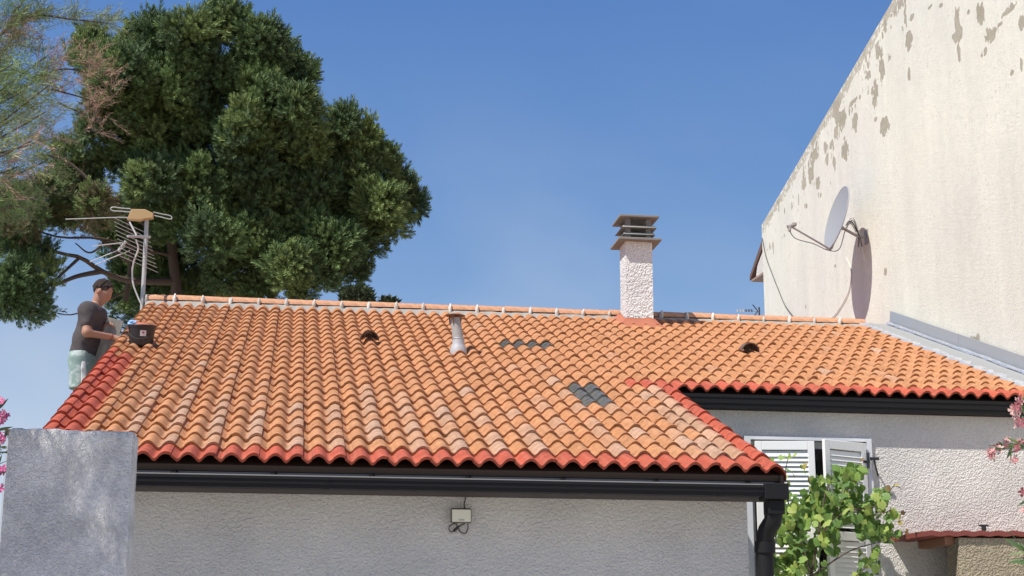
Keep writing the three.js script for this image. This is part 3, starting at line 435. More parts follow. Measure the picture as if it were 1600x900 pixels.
{ // roofer leaning over the verge
  const Zp = 16.05, foot = at(124, 692, Zp), J = (px, py, dz = 0) => { const p = at(px, py, Zp); p.z += dz; return p.sub(foot); };
  const person = tag(group('person', scene, foot), 'person in dark grey t-shirt and pale green shorts bent over the roof edge', 'person');
  const neck = J(148, 480), head = J(159, 458), chest = J(143, 501), belly = J(135, 531), pel = J(128, 559);
  const shR = J(139, 490, .17), shL = J(151, 488, -.16), elR = J(140, 527, .24), wrR = J(178, 530, .10), haR = J(189, 534, .09);
  const elL = J(150, 522, -.2), wrL = J(160, 512, -.03), hipR = J(127, 566, .085), hipL = J(132, 566, -.085), knR = J(127, 622, .10), knL = J(133, 622, -.09), anR = V(-.02, .07, .11), anL = V(.04, .07, -.09);
  const torso = (x, y, z, e) => { let d = capD(x, y, z * .70, V(pel.x, pel.y, pel.z * .7), V(belly.x, belly.y, belly.z * .7), .115 + e, .108 + e); d = smin(d, capD(x, y, z * .72, V(belly.x, belly.y, 0), V(chest.x, chest.y + .02, 0), .108 + e, .122 + e), .06); return smin(d, capD(x, y, z, shR, shL, .068 + e, .068 + e), .09); };
  const legs = (x, y, z, e) => Math.min(smin(capD(x, y, z, hipR, knR, .098 + e, .066 + e), capD(x, y, z, knR, anR, .062 + e * .5, .042), .03), smin(capD(x, y, z, hipL, knL, .098 + e, .066 + e), capD(x, y, z, knL, anL, .062 + e * .5, .042), .03));
  const arms = (x, y, z, e) => Math.min(smin(capD(x, y, z, shR, elR, .056 + e, .047 + e), capD(x, y, z, elR, wrR, .046, .030), .02), smin(capD(x, y, z, shL, elL, .056 + e, .047 + e), capD(x, y, z, elL, wrL, .046, .030), .02));
  const body = (x, y, z) => { let d = torso(x, y, z, 0); d = smin(d, legs(x, y, z, 0), .07); d = smin(d, arms(x, y, z, 0), .035); d = smin(d, capD(x, y, z, neck, J(155, 468), .056, .052), .05); d = smin(d, capD(x, y, z, anR, V(.14, .035, .12), .045, .035), .03); return smin(d, capD(x, y, z, anL, V(.20, .035, -.10), .045, .035), .03); };
  const skinM = std(col(.36, .18, .115), .6), fd = V(.80, -.60, .10).normalize(), ud = V(.60, .80, 0).normalize(), sd = fd.clone().cross(ud);
  const Hp = (a, b, c) => head.clone().addScaledVector(fd, a).addScaledVector(ud, b).addScaledVector(sd, c);
  const loc = (x, y, z) => { const dx = x - head.x, dy = y - head.y, dz = z - head.z; return [dx * fd.x + dy * fd.y + dz * fd.z, dx * ud.x + dy * ud.y + dz * ud.z, dx * sd.x + dy * sd.y + dz * sd.z]; };
  const ell = (p, c, r) => { const a = (p[0] - c[0]) / r[0], b = (p[1] - c[1]) / r[1], e = (p[2] - c[2]) / r[2], k = Math.hypot(a, b, e); return (k - 1) * Math.min(...r); };
  const headD = (x, y, z) => { const p = loc(x, y, z); let d = ell(p, [-.01, .035, 0], [.098, .088, .077]); d = smin(d, ell(p, [.03, -.04, 0], [.062, .075, .056]), .04); d = smin(d, ell(p, [.092, -.012, 0], [.022, .026, .014]), .02); d = smin(d, ell(p, [.070, .022, 0], [.022, .012, .05]), .02); d = smin(d, ell(p, [.078, -.06, 0], [.014, .013, .026]), .015); d = smin(d, ell(p, [.066, -.095, 0], [.022, .02, .026]), .025); for (const s of [-1, 1]) { d = Math.min(d, ell(p, [-.012, -.008, s * .078], [.022, .034, .011])); } return smin(d, capD(x, y, z, neck, head, .054, .05), .03); };
  const hand = (w, dir, palmUp, thumbSide, curl) => {                    // palm, four fingers of unequal length, thumb
    const s = dir.clone().cross(palmUp).normalize(), pal = w.clone().addScaledVector(dir, .055), caps = [[w, pal, .027, .036]];
    for (let i = 0; i < 4; i++) { const o = (i - 1.5) * .020, L = [.030, .034, .032, .025][i]; let p = pal.clone().addScaledVector(dir, .022).addScaledVector(s, o), d = dir.clone(); for (let k = 0; k < 3; k++) { d = d.clone().applyAxisAngle(s, curl); const q = p.clone().addScaledVector(d, L * [1.1, .8, .6][k]); caps.push([p, q, .0095 - k * .001, .0088 - k * .001]); p = q; } }
    const t0 = w.clone().addScaledVector(dir, .03).addScaledVector(s, thumbSide * .028), t1 = t0.clone().addScaledVector(dir, .028).addScaledVector(s, thumbSide * .018).addScaledVector(palmUp, -.012), t2 = t1.clone().addScaledVector(dir, .024).addScaledVector(palmUp, -.018); caps.push([t0, t1, .012, .0105], [t1, t2, .0105, .009]);
    return (x, y, z) => { let d = 1; caps.forEach(([a, b, r1, r2], i) => { const e = capD(x, y, z, a, b, r1, r2); d = i ? smin(d, e, .006) : e; }); return d; };
  };
  const hR = hand(wrR, haR.clone().sub(wrR).normalize(), V(.1, 1, .2).normalize(), -1, -.75), hL = hand(wrL, V(.75, .5, .25).normalize(), V(-.4, .6, -.3).normalize(), 1, -.6);
  const bb = (c, r) => [[c.x - r, c.y - r, c.z - r], [c.x + r, c.y + r, c.z + r]];
  const bodyG = mergeGeometries([surfaceNets(body, [-.5, -.03, -.42], [.52, 1.52, .42], .013), surfaceNets(headD, ...bb(head, .17), .0045), surfaceNets(hR, ...bb(haR, .13), .0035), surfaceNets(hL, ...bb(wrL.clone().add(V(.05, .05, 0)), .13), .0035)]);
  mesh('body', bodyG, skinM, person);
  const fold = (x, y, z) => .022 * (fbm(x * 12 + y * 5, y * 9 + z * 7, 3, 0, 81) - .5);
  const slv = (x, y, z) => { const m = shR.clone().lerp(elR, .62), m2 = shL.clone().lerp(elL, .62); return Math.min(capD(x, y, z, shR, m, .070, .068), capD(x, y, z, shL, m2, .070, .068)); };
  const cut = (y) => pel.y + .015 + .02 * y;
  mesh('t_shirt', surfaceNets((x, y, z) => { let d = smin(torso(x, y, z, .016), slv(x, y, z), .05) + fold(x, y, z); d = Math.max(d, cut(x) - y); d = Math.max(d, -(capD(x, y, z, neck.clone().add(V(.012, .0, 0)), J(156, 466), .072, .075))); return d; }, [-.5, .6, -.42], [.5, 1.5, .42], .010), std(col(.062, .050, .050), .9), person);
  mesh('shorts', triUV(surfaceNets((x, y, z) => { let d = smin(torso(x, y, z, .012), Math.min(capD(x, y, z, hipR, knR, .118, .104), capD(x, y, z, hipL, knL, .118, .104)), .06) + fold(x + 3, y, z); d = Math.max(d, y - cut(x) - .03); return Math.max(d, mix(hipR.y, knR.y, .80) - y); }, [-.5, .3, -.42], [.5, .95, .42], .010), .5), std(col(1, 1, 1), .85, { map: tex(128, 128, (i, j, o) => { const a = fbm(i / 12, j / 12, 3, 0, 15) > .56 ? .12 : 0; o[0] = .52 + a; o[1] = .60 + a * .7; o[2] = .57 + a * .8; }) }), person);
  mesh('shorts_stripe', surfaceNets((x, y, z) => { let d = capD(x, y, z, hipR, knR, .1215, .1075) + fold(x + 3, y, z); const mx = mix(hipR.x, knR.x, clamp((hipR.y - y) / (hipR.y - knR.y))); d = Math.max(d, Math.abs(x - mx - .045) - .024, y - hipR.y - .02, .08 - z); return Math.max(d, mix(hipR.y, knR.y, .79) - y); }, [-.3, .3, 0], [.4, .95, .42], .008), std(col(.72, .70, .66), .85), person);
  mesh('hair', surfaceNets((x, y, z) => { const p = loc(x, y, z); let d = ell(p, [-.022, .050, 0], [.108, .098, .086]) + .016 * (vn(p[0] * 60, p[2] * 60 + p[1] * 25) - .5); d = Math.max(d, p[0] * 1.15 - p[1] - .002, p[0] - .045, -p[1] - .035 + p[0] * .2); return d; }, ...bb(head, .19), .0055), std(col(.026, .016, .011), .95), person);
  mesh('shoe', surfaceNets((x, y, z) => Math.max(Math.min(capD(x, y, z, V(-.05, .05, .11), V(.17, .04, .12), .056, .046), capD(x, y, z, V(.0, .05, -.09), V(.22, .04, -.10), .056, .046)), -y), [-.2, -.02, -.25], [.4, .2, .25], .01), std(col(.10, .09, .08), .8), person);
  const wr = wrR.clone().lerp(elR, .08), tg = new THREE.TorusGeometry(.034, .005, 6, 16); tg.applyQuaternion(new THREE.Quaternion().setFromUnitVectors(V(0, 0, 1), wrR.clone().sub(elR).normalize())); tg.translate(wr.x, wr.y, wr.z); mesh('wristband', tg, std(col(.25, .05, .05), .6), person);
  // trowel in the hand
  const h0 = haR.clone().add(foot).add(V(.01, -.012, 0)), h1 = at(208, 531, 15.98), h2 = at(236, 526, 15.86), t = tag(group('trowel', scene, h0), 'small pointing trowel with a bright blade held over the black bucket', 'trowel'), q = (v) => v.clone().sub(h0);
  mesh('handle', bar(q(h0.clone().lerp(h1, -.5)), q(h1), .011, .009, 8), std(col(.55, .50, .42), .6), t);
  const sh = new THREE.Shape([[0, -.012], [.05, -.035], [.20, 0], [.05, .035], [0, .012]].map(([a, b]) => new THREE.Vector2(a, b))), bg = new THREE.ExtrudeGeometry(sh, { depth: .003, bevelEnabled: false }); bg.rotateX(-Math.PI / 2 + .5); bg.applyQuaternion(new THREE.Quaternion().setFromUnitVectors(V(1, 0, 0), h2.clone().sub(h1).normalize())); const b1 = q(h1); bg.translate(b1.x, b1.y, b1.z); mesh('blade', bg, M.metal, t);
  // platform under the feet, left of the gable
  const sc = tag(group('scaffold', scene, V(-2.35, 0, -16.05)), 'low steel scaffold with a board deck standing by the gable wall under the worker', 'scaffold'), py = foot.y;
  for (let i = 0; i < 3; i++) mesh('deck_board', box(-.36 + i * .245, -.36 + i * .245 + .235, py - .045, py, -.9, .9, .004), M.wood, sc);
  for (const a of [-.33, .33]) for (const b of [-.8, .8]) mesh('post', bar(V(a, 0, b), V(a, py - .046, b), .024), M.galv, sc);
  for (const b of [-.8, .8]) { mesh('rail', bar(V(-.33, py - .07, b), V(.33, py - .07, b), .022), M.galv, sc); mesh('rail', bar(V(-.33, 1.6, b), V(.33, 1.6, b), .02), M.galv, sc); }
  for (const a of [-.33, .33]) mesh('brace', bar(V(a, .2, -.8), V(a, py - .2, .8), .018), M.galv, sc);
}
{ // board leaning on the verge, bucket, cloth
  const a = at(181, 499, 16.04), b = at(136, 640, 16.1), L = a.distanceTo(b), g = triUV(new RoundedBoxGeometry(.165, L, .028, 1, .003));
  const t = tex(128, 512, (i, j, o) => { const w = fbm(i / 9, j / 90, 4, 0, 33), k = .55 + .3 * (w - .5) + .06 * hash(i, j, 8); o[0] = k; o[1] = k * .98; o[2] = k * .94; });
  const m = mesh('plank', g, std(col(.95, .95, .92), .9, { map: t })); m.position.copy(a).lerp(b, .5); m.quaternion.setFromUnitVectors(V(0, 1, 0), a.clone().sub(b).normalize()); tag(m, 'weathered grey board leaning upright between the worker and the roof verge', 'plank');
  const [bx, s] = onRoof(220, 545), o = V(XL + bx, YE + s * st, -ZE - s * ct).add(V(0, .03, -.01)), bk = tag(group('bucket', scene, o), 'black mortar bucket with a white label set on the tiles by the worker', 'bucket');
  bk.rotation.x = TH * .45;
  mesh('shell', triUV(new THREE.LatheGeometry([[.001, 0], [.108, 0], [.116, .012], [.134, .19], [.143, .192], [.143, .212], [.132, .212], [.130, .19], [.112, .02], [.001, .016]].map(([p, q]) => new THREE.Vector2(p, q)), 32)), std(col(.018, .014, .016), .45), bk);
  const lb = new THREE.CylinderGeometry(.1305, .1265, .058, 8, 1, true, -.02, .47); lb.translate(0, .125, 0); mesh('label', triUV(lb), std(col(.62, .56, .58), .6), bk);
  const lt = new THREE.CylinderGeometry(.132, .1295, .018, 4, 1, true, .14, .16); lt.translate(0, .13, 0); mesh('label_print', triUV(lt), std(col(.30, .10, .12), .6), bk);
  const mo = new THREE.IcosahedronGeometry(.12, 3), p = mo.attributes.position; for (let i = 0; i < p.count; i++) p.setXYZ(i, p.getX(i), Math.max(-.02, p.getY(i) * .42) * (.6 + .8 * vn(p.getX(i) * 20 + 9, p.getZ(i) * 20 + 5)), p.getZ(i)); mo.computeVertexNormals(); mo.translate(0, .185, 0); mesh('mortar', triUV(mo), M.clay, bk);
  const hd = []; for (let i = 0; i <= 12; i++) { const a = Math.PI * i / 12; hd.push(V(Math.cos(a) * .145, .20 - Math.sin(a) * .13, .03 + Math.sin(a) * .105)); } mesh('handle', tube(hd, .003, 24, 5), M.cable, bk);
  const cl = new THREE.IcosahedronGeometry(.045, 3), c = cl.attributes.position; for (let i = 0; i < c.count; i++) { const k = .7 + .7 * vn(c.getX(i) * 40 + 3, c.getY(i) * 40 + c.getZ(i) * 30); c.setXYZ(i, c.getX(i) * k * 1.1, c.getY(i) * k * .7, c.getZ(i) * k); } cl.computeVertexNormals();
  const cm = mesh('cloth', triUV(cl), std(col(.25, .42, .68), .9)); cm.position.copy(o).add(V(-.10, .235, -.02)); tag(cm, 'crumpled light blue cloth on the rim of the black bucket', 'cloth');
}
{ // aerials
  const b = at(222, 489, 19.0), t = at(230, 332, 19.0), A = tag(group('television_aerial', scene, b), 'television aerial with grid of rods and orange box on a mast at the ridge end', 'aerial'), q = (px, py, dz = 0) => { const p = at(px, py, 19); p.z += dz; return p.sub(b); };
  const alu = std(col(.45, .44, .42), .5, { metalness: .3 });
  mesh('mast', bar(V(0, -.12, 0), t.clone().sub(b), .027, .025, 12), alu, A);
  mesh('amplifier_box', (() => { const s = new THREE.Shape([[-.2, -.06], [-.16, .06], [.0, .065], [.10, .02], [.10, -.03], [.0, -.045], [-.05, -.065]].map(([x, y]) => new THREE.Vector2(x, y))), g = new THREE.ExtrudeGeometry(s, { depth: .07, bevelEnabled: true, bevelSize: .006, bevelThickness: .006, bevelSegments: 1 }), c = q(227, 339, .03); g.translate(c.x, c.y, c.z); return triUV(g); })(), std(col(.42, .27, .12), .6), A);
  for (const [x0, y0, x1, y1] of [[205, 331, 176, 328.5], [240, 336, 267, 342]]) { const a0 = q(x0, y0 - 2.5, .06), a1 = q(x1, y1 - 2.5, .06), c1 = q(x1, y1 + 2.5, .06), c0 = q(x0, y0 + 2.5, .06), e = a1.clone().add(c1).multiplyScalar(.5).addScaledVector(a1.clone().sub(a0).normalize(), .02); mesh('dipole_loop', tube([a0, a0.clone().lerp(a1, .5), a1, e, c1, c0.clone().lerp(c1, .5), c0], .0065, 40, 6), alu, A); }
  mesh('boom', bar(q(235, 372, .05), q(205, 384, .45), .016, .016, 6), alu, A);
  mesh('boom_strut', merge([bar(q(206, 357, .3), q(217, 378, .3), .012, .012, 6)]), M.cableWhite, A);
  for (let i = 0; i < 10; i++) { const k = i / 9, xs = 182 + 10 * k, ys = 351 + 59 * k; mesh('reflector_rod', bar(q(xs, ys, .32), q(xs + 50 + 4 * k, ys + 13 + (i % 2), -.05), .0042, .0042, 5), alu, A); }
  for (const [x0, y0, x1, y1] of [[205, 398, 158, 432], [197, 393, 150, 428], [193, 386, 154, 404]]) mesh('director_rod', bar(q(x0, y0, .2), q(x1, y1, .6), .007, .006, 6), M.cableWhite, A);
  mesh('boom_bracket', merge([bar(q(187, 399, .2), q(200, 385, .25), .02, .02, 6)]), alu, A);
  mesh('long_rod', bar(q(104, 346, .1), q(187, 343, .1), .0055, .0055, 6), alu, A); mesh('rod_arm', bar(q(187, 343, .1), q(229, 342, .02), .008, .008, 6), alu, A);
  mesh('cable', tube([q(216, 384, .3), q(219, 396, .25), q(212, 410, .15), q(208, 425, .1), q(209, 445, .08), q(216, 465, .05), q(223, 480, .04)], .010, 40, 6), M.cableWhite, A);
  const f0 = at(1186, 500, 34), F = tag(group('television_aerial', scene, f0), 'small distant aerial showing above the ridge beside the cream wall', 'aerial'), w = (x, y) => at(x, y, 34).sub(f0); F.position.copy(f0);
  mesh('mast', bar(V(0, -f0.y, 0), w(1186, 480), .025, .02, 6), M.cable, F); mesh('boom', bar(w(1151, 485), w(1188, 486), .012, .012, 5), M.galv, F);
  for (let i = 0; i < 6; i++) mesh('element', bar(w(1152 + i * 4.4, 483.5), w(1153 + i * 4.4, 487), .02, .02, 5), i < 3 ? M.cableWhite : M.cable, F);
  mesh('reflector', merge([bar(w(1176, 476), w(1184, 486), .014, .014, 5), bar(w(1177, 495), w(1184, 486), .014, .014, 5)]), M.cable, F);
}

// ------------------------------------------------------------------ plants
function blades(list) {                                            // small kite-shaped faces [base, tip, width, normal]
  const P = [], I = []; for (const [a, b, w, n] of list) { const d = b.clone().sub(a), s = d.clone().cross(n).normalize().multiplyScalar(w), m = a.clone().addScaledVector(d, .45).addScaledVector(n, w * .25), o = P.length / 3; for (const v of [a, m.clone().add(s), b, m.clone().sub(s)]) P.push(v.x, v.y, v.z); I.push(o, o + 1, o + 2, o, o + 2, o + 3); }
  const g = new THREE.BufferGeometry(); g.setAttribute('position', new THREE.Float32BufferAttribute(P, 3)); g.setIndex(I); g.computeVertexNormals(); return g;
}
const rv = (R) => V(R() - .5, R() - .5, R() - .5).normalize();
function instanced(name, geo, mat, list, parent) {                // list of [pos, dir, scale, colour]
  const m = shade(new THREE.InstancedMesh(geo, mat, list.length)), Q = new THREE.Quaternion(), X = new THREE.Matrix4(), R = rnd(list.length), q2 = new THREE.Quaternion();
  list.forEach(([p, d, s, c], i) => { Q.setFromUnitVectors(V(0, 1, 0), d).multiply(q2.setFromAxisAngle(V(0, 1, 0), R() * 6.283)); m.setMatrixAt(i, X.compose(p, Q, V(s, s, s))); m.setColorAt(i, c); });
  m.name = name; m.userData.kind = 'stuff'; parent.add(m); return m;
}
const taper = (pts, r0, r1, seg = 14, rad = 7) => { const g = new THREE.TubeGeometry(new THREE.CatmullRomCurve3(pts), seg, 1, rad), c = new THREE.CatmullRomCurve3(pts), p = g.attributes.position; for (let i = 0; i <= seg; i++) { const o = c.getPointAt(i / seg), r = mix(r0, r1, i / seg); for (let j = 0; j <= rad; j++) { const k = i * (rad + 1) + j; p.setXYZ(k, o.x + (p.getX(k) - o.x) * r, o.y + (p.getY(k) - o.y) * r, o.z + (p.getZ(k) - o.z) * r); } } return triUV(g); };
{ // big cypress behind the roof
  const R = rnd(2024), base = V(-3.0, 0, -27), tree = tag(group('cypress_tree', scene, base), 'broad dark green cypress tree rising behind the left end of the roof', 'tree'), loc = (px, py, Z) => at(px, py, Z).sub(base);
  const sprays = [0, 1, 2].map((k) => { const L = [], S = rnd(60 + k); for (let i = 0; i < 19; i++) { const t = .12 + .88 * i / 19, a = i * 2.4 + S(), l = .115 * (1.25 - t) + .035, p = V(.02 * Math.sin(t * 5 + k), t * .24, .02 * Math.cos(t * 4)), d = V(Math.cos(a) * .75, .75 + .3 * S(), Math.sin(a) * .75).normalize(); L.push([p, p.clone().addScaledVector(d, l),   .0075 + .006 * S(), V(Math.cos(a), .55, Math.sin(a)).normalize()]); } L.push([V(0, 0, 0), V(0, .30, 0), .010, V(1, 0, 0)]); return blades(L); });
  const lists = [[], [], []], leafM = std(col(1, 1, 1), .75);
  const lobes = []; const add = (s, z, dark = 0, dens = 1) => { for (const [x, y, r] of s) lobes.push([x, y, r, z, dark, dens]); };
  add([[230, 75, 52], [290, 62, 52], [350, 52, 50], [408, 78, 52], [455, 118, 48], [200, 120, 50], [262, 140, 58], [330, 128, 62], [400, 150, 58], [462, 172, 44], [185, 190, 50], [245, 218, 58], [315, 208, 62], [384, 228, 62], [442, 240, 52], [480, 225, 30]], 26);
  add([[145, 66, 26], [128, 86, 24], [160, 100, 34]], 27.3);
  add([[532, 206, 34], [572, 224, 36], [598, 258, 34], [560, 268, 42], [512, 268, 46], [620, 300, 32], [646, 322, 24], [592, 318, 42], [542, 328, 48], [492, 312, 52], [616, 348, 30], [572, 372, 40], [522, 388, 42], [482, 368, 46], [546, 418, 28], [502, 430, 32]], 26.4);
  add([[440, 320, 56], [372, 308, 62], [304, 300, 60], [236, 288, 52], [402, 388, 50], [452, 418, 40], [332, 372, 46], [272, 356, 40], [352, 432, 34], [412, 452, 30], [470, 455, 26]], 25.8);
  add([[170, 262, 42], [126, 290, 34], [165, 150, 34], [145, 205, 36], [110, 250, 26]], 26.2, 0, .7);
  add([[70, 310, 34], [32, 330, 40], [96, 340, 26], [20, 386, 38], [52, 412, 32], [18, 446, 34], [44, 468, 28], [76, 436, 18], [62, 482, 18], [150, 318, 26], [10, 480, 26]], 25, 1, .75);
  add([[180, 345, 30], [205, 360, 28], [175, 375, 22], [240, 385, 30], [215, 415, 26], [262, 420, 28], [200, 430, 24], [265, 455, 24], [235, 455, 24], [168, 400, 16], [215, 330, 30], [240, 345, 30], [225, 375, 26], [255, 395, 24], [245, 430, 22], [225, 440, 22], [290, 420, 24], [310, 440, 22], [330, 455, 22], [380, 465, 24], [230, 475, 18], [280, 465, 16], [160, 350, 20], [118, 330, 24], [205, 392, 20], [192, 448, 24], [182, 478, 18], [214, 470, 16], [196, 340, 22], [232, 400, 16], [250, 450, 18], [300, 455, 18]], 28, 1, .7);
  add([[280, 120, 90], [380, 160, 95], [260, 220, 85], [360, 260, 95], [450, 300, 80], [540, 310, 70], [420, 380, 70], [330, 340, 70]], 28, 1, .55);
  const tintL = [col(.110, .170, .046), col(.085, .140, .041), col(.068, .115, .038), col(.145, .200, .054)];
  for (const [px, py, rp, Z, dark, dens] of lobes) {
    const zz = Z + (R() - .5) * 1.4, c = loc(px, py, zz), r = Math.max(7, rp - 19) * zz / F, rn = rp * zz / F;
    const n = Math.round(dens * 14 * Math.pow(rn / .55, 1.8));
    for (let i = 0; i < n; i++) {
      let d = rv(R); if (d.y < -.35 && R() < .6) d.y *= -.6; d.normalize(); const k = R() < .3 ? Math.cbrt(R()) : .75 + .5 * R() * R(), tc = c.clone().addScaledVector(d.clone().multiply(V(1, .95, 1)), r * k), out = d.clone().multiplyScalar(.9).add(V(-.15, .75, .2)).normalize(), tr = .13 + .20 * R(), cc = tintL[Math.floor(R() * 4)].clone().multiplyScalar(.88 + .3 * R());
      if (px < 190 && py > 130 && py < 380 && R() < .22) cc.lerp(col(.17, .11, .055), .65);
      const m = Math.round(60 + 2000 * (tr - .1) * tr + R() * 24);
      for (let j = 0; j < m; j++) { const e = rv(R), p = tc.clone().addScaledVector(e.clone().multiply(V(1, 1.3, 1)), tr * (.45 + .55 * R())), dir = out.clone().multiplyScalar(1.0).addScaledVector(e, .9).normalize(); lists[j % 3].push([p, dir, (.34 + .32 * R()) * (R() < .07 ? 1.7 : 1), cc.clone().multiplyScalar(.85 + .3 * R())]); }
    }
  }
  sprays.forEach((g, k) => instanced('crown', g, leafM, lists[k], tree));
  
  const lim = (a, r0, r1, nm = 'limb') => mesh(nm, taper(a.map(([x, y, z]) => loc(x, y, z)), r0, r1), M.bark, tree);
  mesh('trunk', taper([V(0, 0, 0), V(.1, 2, 0), loc(276, 470, 27), loc(272, 420, 27), loc(268, 350, 27), loc(300, 250, 27), loc(330, 120, 27)], .21, .04, 24, 10), M.bark, tree);
  mesh('trunk', taper([V(.25, 0, .1), V(.5, 2, 0), loc(338, 470, 27), loc(345, 425, 27), loc(380, 330, 27), loc(420, 220, 27)], .18, .04, 24, 10), M.bark, tree);
  lim([[350, 450, 27], [400, 440, 26.8], [450, 420, 26.6], [520, 380, 26.4], [600, 340, 26.3]], .12, .03); lim([[340, 460, 27], [430, 452, 26.8], [500, 430, 26.6], [545, 410, 26.5]], .09, .02);
  lim([[270, 440, 27], [200, 438, 26.6], [160, 424, 26.2], [125, 402, 25.8], [95, 396, 25.5], [60, 380, 25.2]], .07, .02); lim([[272, 400, 27], [205, 385, 26.6], [150, 372, 26], [90, 370, 25.5], [30, 350, 25.2]], .035, .012);
  lim([[160, 424, 26.2], [120, 432, 25.8], [80, 446, 25.4], [40, 440, 25]], .05, .015); lim([[125, 402, 25.8], [100, 425, 25.5], [70, 455, 25.2], [55, 478, 25]], .03, .012);
  lim([[268, 370, 27], [215, 340, 26.6], [160, 300, 26.2], [100, 250, 26], [60, 240, 25.8]], .08, .02); lim([[270, 330, 27], [210, 240, 26.6], [170, 170, 26.6], [145, 75, 27]], .08, .02);
  lim([[195, 455, 26.6], [150, 478, 26], [110, 492, 25.6], [84, 488, 25.3]], .022, .008); lim([[200, 410, 26.5], [165, 380, 26.2], [120, 350, 26], [80, 330, 25.6]], .03, .01); lim([[170, 372, 26.2], [140, 395, 26], [118, 380, 25.8]], .025, .01); lim([[196, 470, 26.8], [205, 400, 26.8], [200, 340, 26.8]], .05, .03);
}
{ // low tree tops beyond the ridge
  const R = rnd(31); for (const [px, py, rp, label] of [[558, 468, 24, 'dark bushy tree top peeping over the ridge beside the cypress'], [608, 478, 11, 'tiny dark tree top just clearing the ridge']]) {
    const Z = 30, c = at(px, py, Z), base = V(c.x, 0, c.z), t = tag(group('distant_tree', scene, base), label, 'tree'), L = [], r = rp * Z / F;
    for (let i = 0; i < 700 * r / .3; i++) { const d = rv(R), p = V(0, c.y - .05, 0).addScaledVector(d.multiply(V(1.2, .8, 1)), r * Math.cbrt(R())); L.push([p, V(R() - .5, .8, R() - .5).normalize(), .5 + .3 * R(), col(.055, .08, .035).multiplyScalar(.7 + .6 * R())]); }
    instanced('crown', blades([0, 1, 2, 3, 4, 5].map((i) => [V(0, i * .03, 0), V(Math.cos(i * 2.4) * .1, .12 + i * .03, Math.sin(i * 2.4) * .1), .03, V(Math.sin(i), .4, Math.cos(i)).normalize()])), std(col(1, 1, 1), .75), L, t);
    mesh('trunk', taper([V(0, 0, 0), V(.05, c.y * .5, 0), V(0, c.y, 0)], .14, .03), M.bark, t);
  }
}
